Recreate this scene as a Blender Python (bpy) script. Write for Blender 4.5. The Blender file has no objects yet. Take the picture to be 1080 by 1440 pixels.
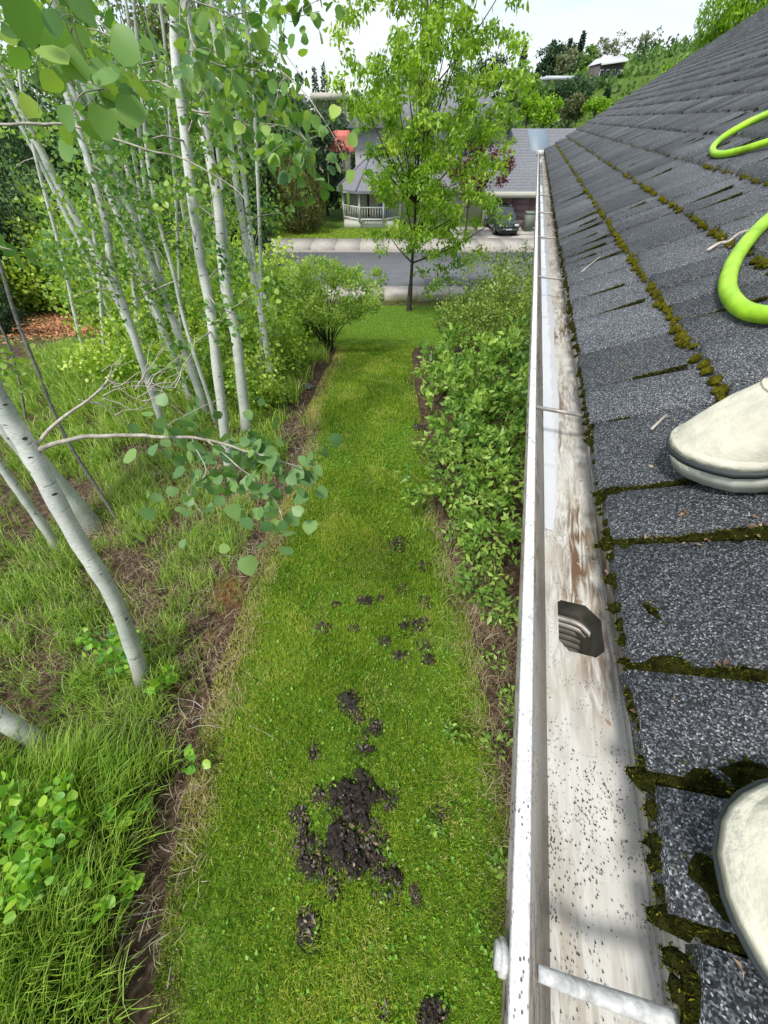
import bpy, math, random
import numpy as np
from math import radians, sin, cos, pi, hypot, atan2, sqrt
from mathutils import Vector, Matrix
from mathutils import noise as mnoise
random.seed(7); rng = np.random.default_rng(7)

# ------------------------------------------------------------------ camera, sky, sun, exposure
CAM_H = 3.3; PITCH = radians(46.2); FPX = 530.0
sc = bpy.context.scene
cam_data = bpy.data.cameras.new("camera"); cam = bpy.data.objects.new("camera", cam_data)
sc.collection.objects.link(cam); sc.camera = cam
cam_data.sensor_fit = 'HORIZONTAL'; cam_data.sensor_width = 36; cam_data.lens = 36*FPX/1080
cam_data.clip_start = 0.02; cam_data.clip_end = 1500
cam.location = (0, 0, CAM_H); cam.rotation_euler = (pi/2-PITCH, 0, 0)
sc.render.engine = 'CYCLES'
sc.view_settings.view_transform = 'Standard'; sc.view_settings.look = 'None'
sc.view_settings.exposure = 0.75; sc.view_settings.gamma = 1
sc.cycles.max_bounces = 8; sc.cycles.transparent_max_bounces = 8
SUN_EL = radians(60); SUN_AZ = radians(-140)      # azimuth from +Y towards +X
w = bpy.data.worlds.new("World"); sc.world = w; w.use_nodes = True
nt = w.node_tree; nt.nodes.clear()
def nn(nt, t, **k):
    n = nt.nodes.new(t)
    for a, b in k.items(): setattr(n, a, b)
    return n
sky = nn(nt, 'ShaderNodeTexSky', sky_type='NISHITA', sun_disc=False, sun_elevation=SUN_EL, sun_rotation=SUN_AZ)
b1 = nn(nt, 'ShaderNodeBackground'); b1.inputs[1].default_value = 0.13
nt.links.new(sky.outputs[0], b1.inputs[0])
b2 = nn(nt, 'ShaderNodeBackground'); b2.inputs[0].default_value = (0.90, 0.96, 1.0, 1); b2.inputs[1].default_value = 0.66
tc = nn(nt, 'ShaderNodeTexCoord'); mp = nn(nt, 'ShaderNodeMapping'); mp.inputs['Scale'].default_value = (1.6, 1.6, 5)
nz = nn(nt, 'ShaderNodeTexNoise'); nz.inputs['Scale'].default_value = 2.2; nz.inputs['Detail'].default_value = 6
cr = nn(nt, 'ShaderNodeValToRGB'); cr.color_ramp.elements[0].position = 0.40; cr.color_ramp.elements[1].position = 0.58
cr.color_ramp.elements[0].color = (.30,.30,.30,1)
mx = nn(nt, 'ShaderNodeMixShader'); ow = nn(nt, 'ShaderNodeOutputWorld')
nt.links.new(tc.outputs['Generated'], mp.inputs[0]); nt.links.new(mp.outputs[0], nz.inputs['Vector'])
nt.links.new(nz.outputs[0], cr.inputs[0]); nt.links.new(cr.outputs[0], mx.inputs[0])
nt.links.new(b1.outputs[0], mx.inputs[1]); nt.links.new(b2.outputs[0], mx.inputs[2]); nt.links.new(mx.outputs[0], ow.inputs[0])
sd = bpy.data.lights.new("sun", 'SUN'); sd.energy = 2.1; sd.angle = radians(11); sd.color = (1, .96, .9)
sun = bpy.data.objects.new("sun", sd); sc.collection.objects.link(sun)
sun.rotation_euler = Vector((sin(SUN_AZ)*cos(SUN_EL), cos(SUN_AZ)*cos(SUN_EL), sin(SUN_EL))).to_track_quat('Z', 'Y').to_euler()

# ------------------------------------------------------------------ where the camera's rays land (used to measure the place)
FW = np.array([0, cos(PITCH), -sin(PITCH)]); UPV = np.array([0, sin(PITCH), cos(PITCH)]); RT = np.array([1., 0, 0])
CO = np.array([0, 0, CAM_H])
def ray(px, py): return FW + RT*(px-540)/FPX + UPV*(720-py)/FPX
def pt(px, py, depth): return CO + ray(px, py)*depth
def ptY(px, py, Y): r = ray(px, py); return CO + r*(Y/r[1])
def SS(t): t = np.clip(t, 0, 1); return t*t*(3-2*t)
DROP = -2.2
KNOLLS = []
def gz(x, y):
    x = np.asarray(x, float); y = np.asarray(y, float)
    base = DROP*SS((y-5)/12) + np.where(y > 27, .03*(np.minimum(y, 60)-27), 0)
    r = np.hypot(x, y); az = np.degrees(np.arctan2(x, y))
    hill = SS((r-55)/95)*(3 + 13*SS((az-2)/30))
    bump = .015*np.sin(x*3.1+.5*y)*np.sin(y*2.3) + .012*np.sin(x*7.7)*np.sin(y*6.1+x)
    bump = bump*np.where((y > 17) & (y < 28), 0, 1)
    for kx, ky, kz, kr in KNOLLS: hill = hill + kz*np.exp(-((x-kx)**2+((y-ky)*.8)**2)/kr**2)
    return base + hill + bump
# level pads in the hillside under two of its houses
KN = []
for px_, py_, yy_, kr_ in ((744, 105, 106, 9), (790, 113, 107, 13)):
    q_ = ptY(px_, py_, yy_); KN.append((float(q_[0]), yy_, max(0, float(q_[2])-3.0-float(gz(q_[0], yy_))), kr_))
KNOLLS += KN
_T = .5*1.01**np.arange(640)
def hit(px, py):
    r = ray(px, py); P = CO+_T[:, None]*r; d = P[:, 2]-gz(P[:, 0], P[:, 1]); k = np.nonzero(d < 0)[0]
    if not len(k): return CO+r*260
    k = k[0]; t = _T[k-1]+(_T[k]-_T[k-1])*d[k-1]/(d[k-1]-d[k]) if k else _T[0]
    p = CO+r*t; p[2] = float(gz(p[0], p[1])); return p
def H(px, py): return Vector(hit(px, py))

# ------------------------------------------------------------------ object helpers
COL = sc.collection
def thing(name, label, cat, loc=(0, 0, 0), rz=0, group=None, kind=None):
    o = bpy.data.objects.new(name, None); COL.objects.link(o); o.empty_display_size = .1
    o.location = loc; o.rotation_euler = (0, 0, rz); o['label'] = label; o['category'] = cat
    if group: o['group'] = group
    if kind: o['kind'] = kind
    return o
def tag(o, label, cat, group=None, kind=None):
    o['label'] = label; o['category'] = cat
    if group: o['group'] = group
    if kind: o['kind'] = kind
    return o
def npmesh(name, V, faces, mat, parent=None, smooth=False, tint=None, extra=None, world=False):
    """faces: list of (M,k) int arrays.  world=True: coordinates are world ones, kept under a placed parent"""
    V = np.asarray(V, np.float32).reshape(-1, 3)
    if world and parent is not None:
        mi = np.array(root_matrix(parent).inverted())
        V = (V @ mi[:3, :3].T + mi[:3, 3]).astype(np.float32)
    faces = [np.asarray(f, np.int32) for f in faces if len(f)]
    me = bpy.data.meshes.new(name)
    me.vertices.add(len(V)); me.vertices.foreach_set('co', V.ravel())
    loops = np.concatenate([f.ravel() for f in faces]); 
    sizes = np.concatenate([np.full(len(f), f.shape[1], np.int32) for f in faces])
    starts = np.concatenate([[0], np.cumsum(sizes)[:-1]]).astype(np.int32)
    me.loops.add(len(loops)); me.loops.foreach_set('vertex_index', loops.astype(np.int32))
    me.polygons.add(len(sizes)); me.polygons.foreach_set('loop_start', starts)
    me.polygons.foreach_set('loop_total', sizes)
    if smooth: me.polygons.foreach_set('use_smooth', np.ones(len(sizes), bool))
    me.update(calc_edges=True)
    if tint is not None:
        a = me.attributes.new('tint', 'FLOAT', 'FACE'); a.data.foreach_set('value', np.asarray(tint, np.float32))
    if extra:
        for k, v in extra.items():
            a = me.attributes.new(k, 'FLOAT', 'POINT'); a.data.foreach_set('value', np.asarray(v, np.float32))
    if mat: me.materials.append(mat)
    o = bpy.data.objects.new(name, me); COL.objects.link(o)
    if parent: o.parent = parent
    return o
def root_matrix(o):
    m = Matrix.LocRotScale(o.location, o.rotation_euler, o.scale)
    return root_matrix(o.parent) @ m if o.parent else m
class MB:
    def __init__(s): s.V = []; s.F = {}; s.n = 0; s.T = {}
    def add(s, V, F, t=0.5):
        V = np.asarray(V, float).reshape(-1, 3)
        for f in F:
            s.F.setdefault(len(f), []).append([i+s.n for i in f]); s.T.setdefault(len(f), []).append(t)
        s.V.append(V); s.n += len(V); return s
    def box(s, x0, x1, y0, y1, z0, z1, t=.5):
        return s.add([(x0,y0,z0),(x1,y0,z0),(x1,y1,z0),(x0,y1,z0),(x0,y0,z1),(x1,y0,z1),(x1,y1,z1),(x0,y1,z1)],
                     [(0,3,2,1),(4,5,6,7),(0,1,5,4),(1,2,6,5),(2,3,7,6),(3,0,4,7)], t)
    def prism(s, poly, d0, d1, axis=1):
        """poly of 2D points in the plane normal to axis, extruded from d0 to d1"""
        def P(p, d): return (d, p[0], p[1]) if axis == 0 else ((p[0], d, p[1]) if axis == 1 else (p[0], p[1], d))
        n = len(poly); V = [P(p, d0) for p in poly]+[P(p, d1) for p in poly]
        return s.add(V, [tuple(range(n)), tuple(range(2*n-1, n-1, -1))]+[(i, i+n, (i+1) % n+n, (i+1) % n) for i in range(n)])
    def tube(s, pts, rad, sides=8, t=.5, cap=True):
        pts = np.asarray(pts, float); n = len(pts); rad = np.broadcast_to(np.asarray(rad, float), (n,))
        tan = np.gradient(pts, axis=0); tan /= np.linalg.norm(tan, axis=1)[:, None]+1e-12
        ref = np.array([0.13, 0.9, 0.2]); 
        if abs(tan.mean(0) @ ref) > .85*np.linalg.norm(tan.mean(0)): ref = np.array([1., .1, .2])
        a = np.cross(tan, ref); a /= np.linalg.norm(a, axis=1)[:, None]+1e-12; b = np.cross(tan, a)
        th = np.arange(sides)*2*pi/sides
        V = pts[:, None]+rad[:, None, None]*(np.cos(th)[None, :, None]*a[:, None]+np.sin(th)[None, :, None]*b[:, None])
        F = [(i*sides+j, i*sides+(j+1) % sides, (i+1)*sides+(j+1) % sides, (i+1)*sides+j) for i in range(n-1) for j in range(sides)]
        if cap: F += [tuple(range(sides-1, -1, -1)), tuple((n-1)*sides+j for j in range(sides))]
        return s.add(V.reshape(-1, 3), F, t)
    def build(s, name, mat, parent=None, smooth=False, world=False):
        ks = sorted(s.F)
        return npmesh(name, np.concatenate(s.V), [np.array(s.F[k]) for k in ks], mat, parent, smooth,
                      tint=np.concatenate([s.T[k] for k in ks]), world=world)
def catmull(P, m=6):
    P = np.asarray(P, float); Q = np.vstack([2*P[0]-P[1], P, 2*P[-1]-P[-2]]); out = []
    for i in range(1, len(Q)-2):
        for k in range(m):
            t = k/m; p0, p1, p2, p3 = Q[i-1:i+3]
            out.append(.5*((2*p1)+(-p0+p2)*t+(2*p0-5*p1+4*p2-p3)*t*t+(-p0+3*p1-3*p2+p3)*t**3))
    out.append(Q[-2]); return np.array(out)
def unit(v): return v/(np.linalg.norm(v, axis=-1, keepdims=True)+1e-12)

# leaf outlines in (length, half width) space
LEAF = {
 'far':  ([(0,0),(.45,.5),(1,0),(.45,-.5)], [(0,1,2,3)]),
 'fold': ([(0,0,0),(.45,.5,.16),(1,0,-.05),(.45,-.5,.16),(.5,0,0)], [(0,4,1),(1,4,2),(0,3,4),(4,3,2)]),
 'oval': ([(0,0,0),(.2,.33,.06),(.5,.5,.1),(.8,.33,.03),(1,0,-.08),(.8,-.33,.03),(.5,-.5,.1),(.2,-.33,.06)], [(0,1,2,3,4),(0,4,5,6,7)]),
 'round':([(0,0,0),(-.02,.28,.03),(.18,.47,.06),(.5,.5,.06),(.8,.3,.02),(1.02,0,-.04),(.8,-.3,.02),(.5,-.5,.06),(.18,-.47,.06),(-.02,-.28,.03)], [(0,1,2,3,4,5),(0,5,6,7,8,9)]),
}
def leaves(C, D, N, L, W, shape='far', tint=None):
    """C base points, D long axes, N normals -> V, faces, tint"""
    T, F = LEAF[shape]; T = np.array([(t+(0,))[:3] if len(t) == 2 else t for t in T], float)
    D = unit(D); S = unit(np.cross(N, D)); N2 = np.cross(D, S)
    L = np.broadcast_to(L, (len(C),)); W = np.broadcast_to(W, (len(C),))
    V = C[:, None]+T[None, :, 0:1]*L[:, None, None]*D[:, None]+T[None, :, 1:2]*W[:, None, None]*S[:, None]+T[None, :, 2:3]*W[:, None, None]*N2[:, None]
    base = np.arange(len(C))[:, None]*len(T)
    faces = {}
    tt = rng.random(len(C)) if tint is None else tint
    for f in F: faces.setdefault(len(f), []).append(base+np.array(f)[None])
    out = []; ts = []
    for k in sorted(faces):
        out.append(np.concatenate(faces[k])); ts.append(np.tile(tt, len(faces[k])))
    return V.reshape(-1, 3), out, np.concatenate(ts)
def leafobj(name, C, D, N, L, W, mat, parent=None, shape='far', tint=None, world=True):
    V, f, t = leaves(C, D, N, L, W, shape, tint)
    return npmesh(name, V, f, mat, parent, tint=t, world=world)
def rand_dirs(n, up=0.0):
    v = rng.normal(size=(n, 3)); v[:, 2] += up; return unit(v)

# ------------------------------------------------------------------ materials
def mat(name): 
    m = bpy.data.materials.new(name); m.use_nodes = True; m.node_tree.nodes.clear(); return m
def pbr(name, col, rough=.7, metal=0, noise=0, nscale=20, bump=0, bscale=60, spec=.5, stretch=(1,1,1), coat=0):
    m = mat(name); t = m.node_tree; o = nn(t, 'ShaderNodeOutputMaterial'); p = nn(t, 'ShaderNodeBsdfPrincipled')
    t.links.new(p.outputs[0], o.inputs[0]); p.inputs['Roughness'].default_value = rough; p.inputs['Metallic'].default_value = metal
    p.inputs['Specular IOR Level'].default_value = spec; p.inputs['Coat Weight'].default_value = coat
    tc = nn(t, 'ShaderNodeTexCoord'); mp = nn(t, 'ShaderNodeMapping'); mp.inputs['Scale'].default_value = stretch
    t.links.new(tc.outputs['Object'], mp.inputs[0])
    if noise:
        n = nn(t, 'ShaderNodeTexNoise'); n.inputs['Scale'].default_value = nscale; n.inputs['Detail'].default_value = 6
        t.links.new(mp.outputs[0], n.inputs['Vector'])
        r = nn(t, 'ShaderNodeValToRGB'); e = r.color_ramp.elements
        e[0].position = .3; e[1].position = .7
        e[0].color = tuple(c*(1-noise) for c in col)+(1,); e[1].color = tuple(min(1, c*(1+noise)) for c in col)+(1,)
        t.links.new(n.outputs[0], r.inputs[0]); t.links.new(r.outputs[0], p.inputs['Base Color'])
    else: p.inputs['Base Color'].default_value = (*col, 1)
    if bump:
        n2 = nn(t, 'ShaderNodeTexNoise'); n2.inputs['Scale'].default_value = bscale; n2.inputs['Detail'].default_value = 5
        t.links.new(mp.outputs[0], n2.inputs['Vector'])
        b = nn(t, 'ShaderNodeBump'); b.inputs['Strength'].default_value = bump; b.inputs['Distance'].default_value = .01
        t.links.new(n2.outputs[0], b.inputs['Height']); t.links.new(b.outputs[0], p.inputs['Normal'])
    return m
def ramp(t, fac, stops, interp='LINEAR'):
    r = nn(t, 'ShaderNodeValToRGB'); r.color_ramp.interpolation = interp
    while len(r.color_ramp.elements) < len(stops): r.color_ramp.elements.new(.5)
    for e, (p, c) in zip(r.color_ramp.elements, stops):
        e.position = p; e.color = (*c, 1) if len(c) == 3 else c
    t.links.new(fac, r.inputs[0]); return r.outputs[0]
def leafmat(name, stops, trans=.4, rough=.42, spec=.5):
    m = mat(name); t = m.node_tree; o = nn(t, 'ShaderNodeOutputMaterial'); p = nn(t, 'ShaderNodeBsdfPrincipled')
    a = nn(t, 'ShaderNodeAttribute', attribute_name='tint')
    c = ramp(t, a.outputs['Fac'], stops)
    t.links.new(c, p.inputs['Base Color']); p.inputs['Roughness'].default_value = rough; p.inputs['Specular IOR Level'].default_value = spec
    tr = nn(t, 'ShaderNodeBsdfTranslucent'); mxc = nn(t, 'ShaderNodeMix', data_type='RGBA', blend_type='MULTIPLY')
    mxc.inputs[0].default_value = 1; t.links.new(c, mxc.inputs[6]); mxc.inputs[7].default_value = (1.3, 1.4, .6, 1)
    t.links.new(mxc.outputs[2], tr.inputs[0])
    ms = nn(t, 'ShaderNodeMixShader'); ms.inputs[0].default_value = trans
    t.links.new(p.outputs[0], ms.inputs[1]); t.links.new(tr.outputs[0], ms.inputs[2]); t.links.new(ms.outputs[0], o.inputs[0])
    return m
def greens(a, b, c): return [(0, a), (.5, b), (1, c)]
M = {}
M['aspen_leaf'] = leafmat('aspen_leaf', greens((0.075,0.188,0.05),(0.188,0.35,0.0688),(0.425,0.575,0.1)), .35, .45)
M['aspen_leaf_blue'] = leafmat('aspen_leaf_blue', greens((.10,.22,.075),(.19,.34,.12),(.34,.50,.12)), .35, .45)
M['sucker_leaf'] = leafmat('sucker_leaf', greens((.14,.36,.05),(.26,.50,.05),(.42,.60,.05)), .35)
M['under_leaf'] = leafmat('under_leaf', greens((0.108,0.228,0.03),(0.312,0.468,0.06),(0.6,0.72,0.12)), .35)
M['maple_leaf'] = leafmat('maple_leaf', greens((.09,.20,.015),(.26,.43,.03),(.58,.72,.10)), .4)
M['round_leaf'] = leafmat('round_leaf', greens((0.165,0.297,0.044),(0.363,0.517,0.088),(0.616,0.726,0.176)), .35)
M['quince_leaf'] = leafmat('quince_leaf', greens((0.075,0.138,0.025),(0.213,0.312,0.05),(0.425,0.55,0.112)), .3)
M['lilac_leaf'] = leafmat('lilac_leaf', greens((.07,.17,.03),(.21,.38,.06),(.48,.64,.14)), .35)
M['yew_leaf'] = leafmat('yew_leaf', greens((.04,.065,.012),(.13,.14,.025),(.26,.22,.04)), .2)
M['conifer'] = leafmat('conifer', greens((.012,.035,.018),(.03,.07,.03),(.07,.12,.05)), .15, .7)
M['far_leaf'] = leafmat('far_leaf', greens((0.065,0.13,0.0325),(0.13,0.234,0.052),(0.221,0.338,0.078)), .3, .7)
M['far_olive'] = leafmat('far_olive', greens((.08,.1,.04),(.13,.15,.06),(.19,.2,.09)), .3, .7)
M['far_dark'] = leafmat('far_dark', greens((.015,.045,.015),(.035,.085,.03),(.08,.15,.05)), .2, .7)
M['lime_leaf'] = leafmat('lime_leaf', greens((0.138,0.276,0.0138),(0.276,0.46,0.023),(0.46,0.632,0.0345)), .35)
M['bare_leaf'] = leafmat('bare_leaf', greens((.10,.12,.06),(.2,.23,.12),(.28,.3,.18)), .3, .7)
M['red_leaf'] = leafmat('red_leaf', greens((.05,.012,.018),(.11,.02,.03),(.2,.05,.05)), .25)
M['blade'] = leafmat('lawn_blade', [(0,(0.0732,0.171,0.00976)),(.45,(0.226,0.378,0.022)),(.84,(0.439,0.549,0.0488)),(.90,(0.512,0.512,0.122)),(1,(0.756,0.647,0.317))], .3, .6, .2)
M['long_blade'] = leafmat('long_blade', [(0,(0.0945,0.2,0.021)),(.5,(0.263,0.42,0.0473)),(.9,(0.483,0.63,0.126)),(1,(0.546,0.651,0.21))], .35, .4, .4)
M['straw'] = leafmat('straw', [(0,(.18,.12,.07)),(.5,(.42,.33,.19)),(1,(.72,.62,.42))], .1, .8)
M['litter'] = leafmat('litter', [(0,(.03,.018,.012)),(.4,(.10,.055,.035)),(.8,(.25,.16,.09)),(1,(.5,.38,.25))], .1, .8)
M['chip'] = leafmat('wood_chip', [(0,(.12,.04,.02)),(.5,(.42,.17,.07)),(1,(.75,.42,.2))], .05, .8)
M['muck_bit'] = leafmat('muck_bit', [(0,(.012,.009,.008)),(.5,(.045,.03,.026)),(.85,(.13,.09,.07)),(1,(.45,.31,.2))], .0, .45, .5)
M['moss_blade'] = leafmat('moss_blade', [(0,(.03,.035,.004)),(.5,(.085,.095,.008)),(1,(.30,.27,.025))], .2, .9, .1)
M['bark_dark'] = pbr('bark_dark', (.06,.045,.038), .9, noise=.5, nscale=30, bump=.8, bscale=40, stretch=(1,1,.25))
M['bark_grey'] = pbr('bark_grey', (.20,.19,.17), .9, noise=.4, nscale=30, bump=.5)
M['twig'] = pbr('twig', (.36,.33,.27), .8, noise=.4, nscale=25, bump=.3)
M['twig_dead'] = pbr('twig_dead', (.48,.43,.36), .8, noise=.3, nscale=25)
M['stem_brown'] = pbr('stem_brown', (.13,.085,.05), .8, noise=.4, nscale=30)
def aspen_bark():
    m = mat('aspen_bark'); t = m.node_tree; o = nn(t, 'ShaderNodeOutputMaterial'); p = nn(t, 'ShaderNodeBsdfPrincipled')
    tc = nn(t, 'ShaderNodeTexCoord'); t.links.new(p.outputs[0], o.inputs[0]); p.inputs['Roughness'].default_value = .75
    def tex(scale, st, det=4, kind='ShaderNodeTexNoise'):
        mp = nn(t, 'ShaderNodeMapping'); mp.inputs['Scale'].default_value = st; t.links.new(tc.outputs['Object'], mp.inputs[0])
        n = nn(t, kind); n.inputs['Scale'].default_value = scale
        if kind == 'ShaderNodeTexNoise': n.inputs['Detail'].default_value = det
        t.links.new(mp.outputs[0], n.inputs['Vector']); return n
    base = ramp(t, tex(2.2, (1,1,1.2)).outputs[0], [(.3,(.36,.40,.34)),(.5,(.58,.60,.54)),(.7,(.74,.75,.70))])
    dash = ramp(t, tex(5, (1.6,1.6,11), 2).outputs[0], [(.655,(1,1,1)),(.70,(.35,.32,.3))])
    fine = ramp(t, tex(30, (1.5,1.5,4), 3).outputs[0], [(.35,(.78,.78,.76)),(.6,(1,1,1))])
    knot = ramp(t, tex(3.2, (2.2,2.2,2.6), kind='ShaderNodeTexVoronoi').outputs['Distance'], [(.045,(.12,.11,.1)),(.085,(1,1,1))])
    cur = base
    for x in (dash, fine, knot):
        mm = nn(t, 'ShaderNodeMix', data_type='RGBA', blend_type='MULTIPLY'); mm.inputs[0].default_value = .9
        t.links.new(cur, mm.inputs[6]); t.links.new(x, mm.inputs[7]); cur = mm.outputs[2]
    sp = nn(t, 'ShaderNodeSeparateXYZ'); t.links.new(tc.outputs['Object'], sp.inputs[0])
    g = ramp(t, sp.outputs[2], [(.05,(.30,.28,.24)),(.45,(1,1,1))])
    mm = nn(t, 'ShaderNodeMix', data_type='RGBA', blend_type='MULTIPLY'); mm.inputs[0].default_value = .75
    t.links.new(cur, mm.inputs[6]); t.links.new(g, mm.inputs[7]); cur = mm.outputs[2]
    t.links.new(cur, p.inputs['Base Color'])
    b = nn(t, 'ShaderNodeBump'); b.inputs['Strength'].default_value = .35; b.inputs['Distance'].default_value = .006
    t.links.new(dash, b.inputs['Height']); t.links.new(b.outputs[0], p.inputs['Normal'])
    return m
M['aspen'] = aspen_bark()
def ground_mat():
    m = mat('ground_soil'); t = m.node_tree; o = nn(t, 'ShaderNodeOutputMaterial'); p = nn(t, 'ShaderNodeBsdfPrincipled')
    t.links.new(p.outputs[0], o.inputs[0]); p.inputs['Roughness'].default_value = .95; p.inputs['Specular IOR Level'].default_value = .2
    g = nn(t, 'ShaderNodeNewGeometry')
    n1 = nn(t, 'ShaderNodeTexNoise'); n1.inputs['Scale'].default_value = 18; n1.inputs['Detail'].default_value = 8
    n2 = nn(t, 'ShaderNodeTexNoise'); n2.inputs['Scale'].default_value = 1.1; n2.inputs['Detail'].default_value = 5
    for n in (n1, n2): t.links.new(g.outputs['Position'], n.inputs['Vector'])
    soil = ramp(t, n1.outputs[0], [(.3,(.028,.018,.012)),(.5,(.075,.048,.032)),(.72,(.17,.12,.08))])
    green = ramp(t, n1.outputs[0], [(.3,(.035,.075,.008)),(.55,(.09,.18,.014)),(.75,(.16,.26,.03))])
    orange = ramp(t, n1.outputs[0], [(.3,(.16,.06,.02)),(.6,(.42,.2,.07)),(.8,(.5,.3,.12))])
    cur = soil
    for nm, c in (('lawn', green), ('orange', orange)):
        a = nn(t, 'ShaderNodeAttribute', attribute_name=nm)
        mm = nn(t, 'ShaderNodeMix', data_type='RGBA'); t.links.new(a.outputs['Fac'], mm.inputs[0])
        t.links.new(cur, mm.inputs[6]); t.links.new(c, mm.inputs[7]); cur = mm.outputs[2]
    t.links.new(cur, p.inputs['Base Color'])
    b = nn(t, 'ShaderNodeBump'); b.inputs['Strength'].default_value = .8; b.inputs['Distance'].default_value = .03
    t.links.new(n1.outputs[0], b.inputs['Height']); t.links.new(b.outputs[0], p.inputs['Normal'])
    return m
M['ground'] = ground_mat()
M['asphalt'] = pbr('asphalt', (.135,.14,.15), .9, noise=.12, nscale=1.2, bump=.3, bscale=200)
M['asphalt_patch'] = pbr('asphalt_patch', (.11,.115,.125), .9, noise=.15, nscale=3, bump=.3, bscale=200)
M['concrete'] = pbr('concrete', (.42,.385,.34), .9, noise=.12, nscale=4, bump=.2)
M['concrete_dark'] = pbr('concrete_dark', (.33,.30,.27), .9, noise=.15, nscale=4, bump=.2)

# ------------------------------------------------------------------ ground
def lerp_px(pts): 
    W = np.array([hit(*p)[:2] for p in pts]); o = np.argsort(W[:, 1]); return W[o, 1], W[o, 0]
YL, XLs = lerp_px([(245,1440),(252,1350),(262,1250),(280,1150),(300,1050),(322,960),(350,880),(372,800),(395,740),(425,680),(442,620),(442,580),(458,540),(475,510),(482,490)])
YR, XRs = lerp_px([(722,1440),(716,1330),(706,1230),(694,1130),(668,1030),(652,930),(640,850),(610,780),(596,700),(592,640),(582,590),(575,540),(572,500),(590,475)])
LAWN_Y = float(YL[-1])
def xl(y): return np.where(y > LAWN_Y+.3, -14., np.interp(y, YL, XLs))
def xr(y): return np.where(y > YR[-1]+.3, 14., np.interp(y, YR, XRs))
def lawn_mask(x, y):
    e = .07*np.sin(y*5.3)+.05*np.sin(y*11.7+1)
    m = SS((x-xl(y)-e)/.12+.5)*SS((xr(y)-x+e)/.12+.5)
    m = np.where(y > LAWN_Y+.3, np.where(x < -2.2-.1*(y-9), .35, 1), m)
    return np.clip(np.where(y > 17.5, np.where(y > 27, .9, 0), m), 0, 1)
ox, oy = hit(322, 835)[:2]; ox2, oy2 = hit(285, 900)[:2]; ox3, oy3 = hit(120, 455)[:2]
def grid(x0, x1, y0, y1, nx, ny, name, zoff=0, mask=None):
    xs = np.linspace(x0, x1, nx); ys = np.linspace(y0, y1, ny); X, Y = np.meshgrid(xs, ys)
    Z = gz(X, Y)+zoff; V = np.stack([X, Y, Z], -1).reshape(-1, 3)
    i = np.arange(nx-1)[None]+np.arange(ny-1)[:, None]*nx; i = i.ravel()
    F = np.stack([i, i+1, i+nx+1, i+nx], 1)
    x, y = V[:, 0], V[:, 1]
    lm = np.where(np.hypot(x, y) > 45, .8, lawn_mask(x, y))
    ow_ = np.exp(-(((x-ox)/.16)**2+((y-oy)/.22)**2))*.9+np.exp(-(((x-ox2)/.1)**2+((y-oy2)/.1)**2))*.3+np.exp(-(((x-ox3)/1.6)**2+((y-oy3)/1.6)**2))
    o = npmesh(name, V, [F], M['ground'], smooth=True, extra={'lawn': lm, 'orange': np.clip(ow_, 0, 1)}); o['kind'] = 'structure'; return o
# one sheet: fine near the camera, coarse to the horizon
xs = np.unique(np.concatenate([np.linspace(-600, -60, 30), np.linspace(-60, -8, 30), np.linspace(-8, 4, 170), np.linspace(4, 60, 50), np.linspace(60, 600, 40)]))
ys = np.unique(np.concatenate([np.linspace(-300, -10, 10), np.linspace(-10, -1.5, 12), np.linspace(-1.5, 12, 180), np.linspace(12, 60, 80), np.linspace(60, 900, 90)]))
X, Y = np.meshgrid(xs, ys); Z = gz(X, Y); Z = np.where((Y > 17.5) & (Y < 27.5) & (abs(X) < 50), Z-.25, Z)
nx = len(xs); i = (np.arange(nx-1)[None]+np.arange(len(ys)-1)[:, None]*nx).ravel()
x, y = X.ravel(), Y.ravel()
lm = np.where(np.hypot(x, y) > 45, .8, lawn_mask(x, y))
og = np.exp(-(((x-ox)/.13)**2+((y-oy)/.2)**2))*.85+np.exp(-(((x-ox2)/.1)**2+((y-oy2)/.1)**2))*.3+np.exp(-(((x-ox3)/1.5)**2+((y-oy3)/1.5)**2))
g = npmesh('ground', np.stack([x, y, Z.ravel()], 1), [np.stack([i, i+1, i+nx+1, i+nx], 1)], M['ground'], smooth=True, extra={'lawn': lm, 'orange': np.clip(og, 0, 1)})
g['kind'] = 'structure'

# ------------------------------------------------------------------ street
Yk0 = 17.6; 
yA = hit(650, 416)[1]; yB = hit(650, 403)[1]; yC = hit(650, 352)[1]; yD = hit(650, 336)[1]
def slab(name, x0, x1, y0, y1, z0, z1, m, parent=None):
    b = MB(); b.box(x0, x1, y0, y1, z0, z1); o = b.build(name, m, parent)
    if not parent: o['kind'] = 'structure'
    return o
zr = DROP
slab('road', -50, 50, yB-.1, yC+.1, zr-.24, zr-.10, M['asphalt'])
pv = bpy.data.objects.new('pavement', None); COL.objects.link(pv); pv['kind'] = 'structure'
def slabs(y0, y1, m, px_x, parent):
    x = -24.
    k = 0
    while x < 20:
        zt_ = max(float(gz(x+.7, y1)), float(gz(x+.7, y0)), zr)+.03; b = MB(); b.box(x+.012, x+1.5-.012, y0, y1, zr-.3, zt_); b.build('slab', m, parent); x += 1.5; k += 1
slabs(yA, yB-.22, M['concrete'], 0, pv)
kb = MB(); kb.box(-50, 50, yB-.2, yB-.02, zr-.3, zr+.02); o = kb.build('kerb', M['concrete_dark'], pv)
pv2 = bpy.data.objects.new('pavement', None); COL.objects.link(pv2); pv2['kind'] = 'structure'
slabs(yC+.25, yD, M['concrete'], 0, pv2)
kb = MB(); kb.box(-50, 50, yC+.02, yC+.22, zr-.3, zr-.02); kb.build('kerb', M['concrete_dark'], pv2)
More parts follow.
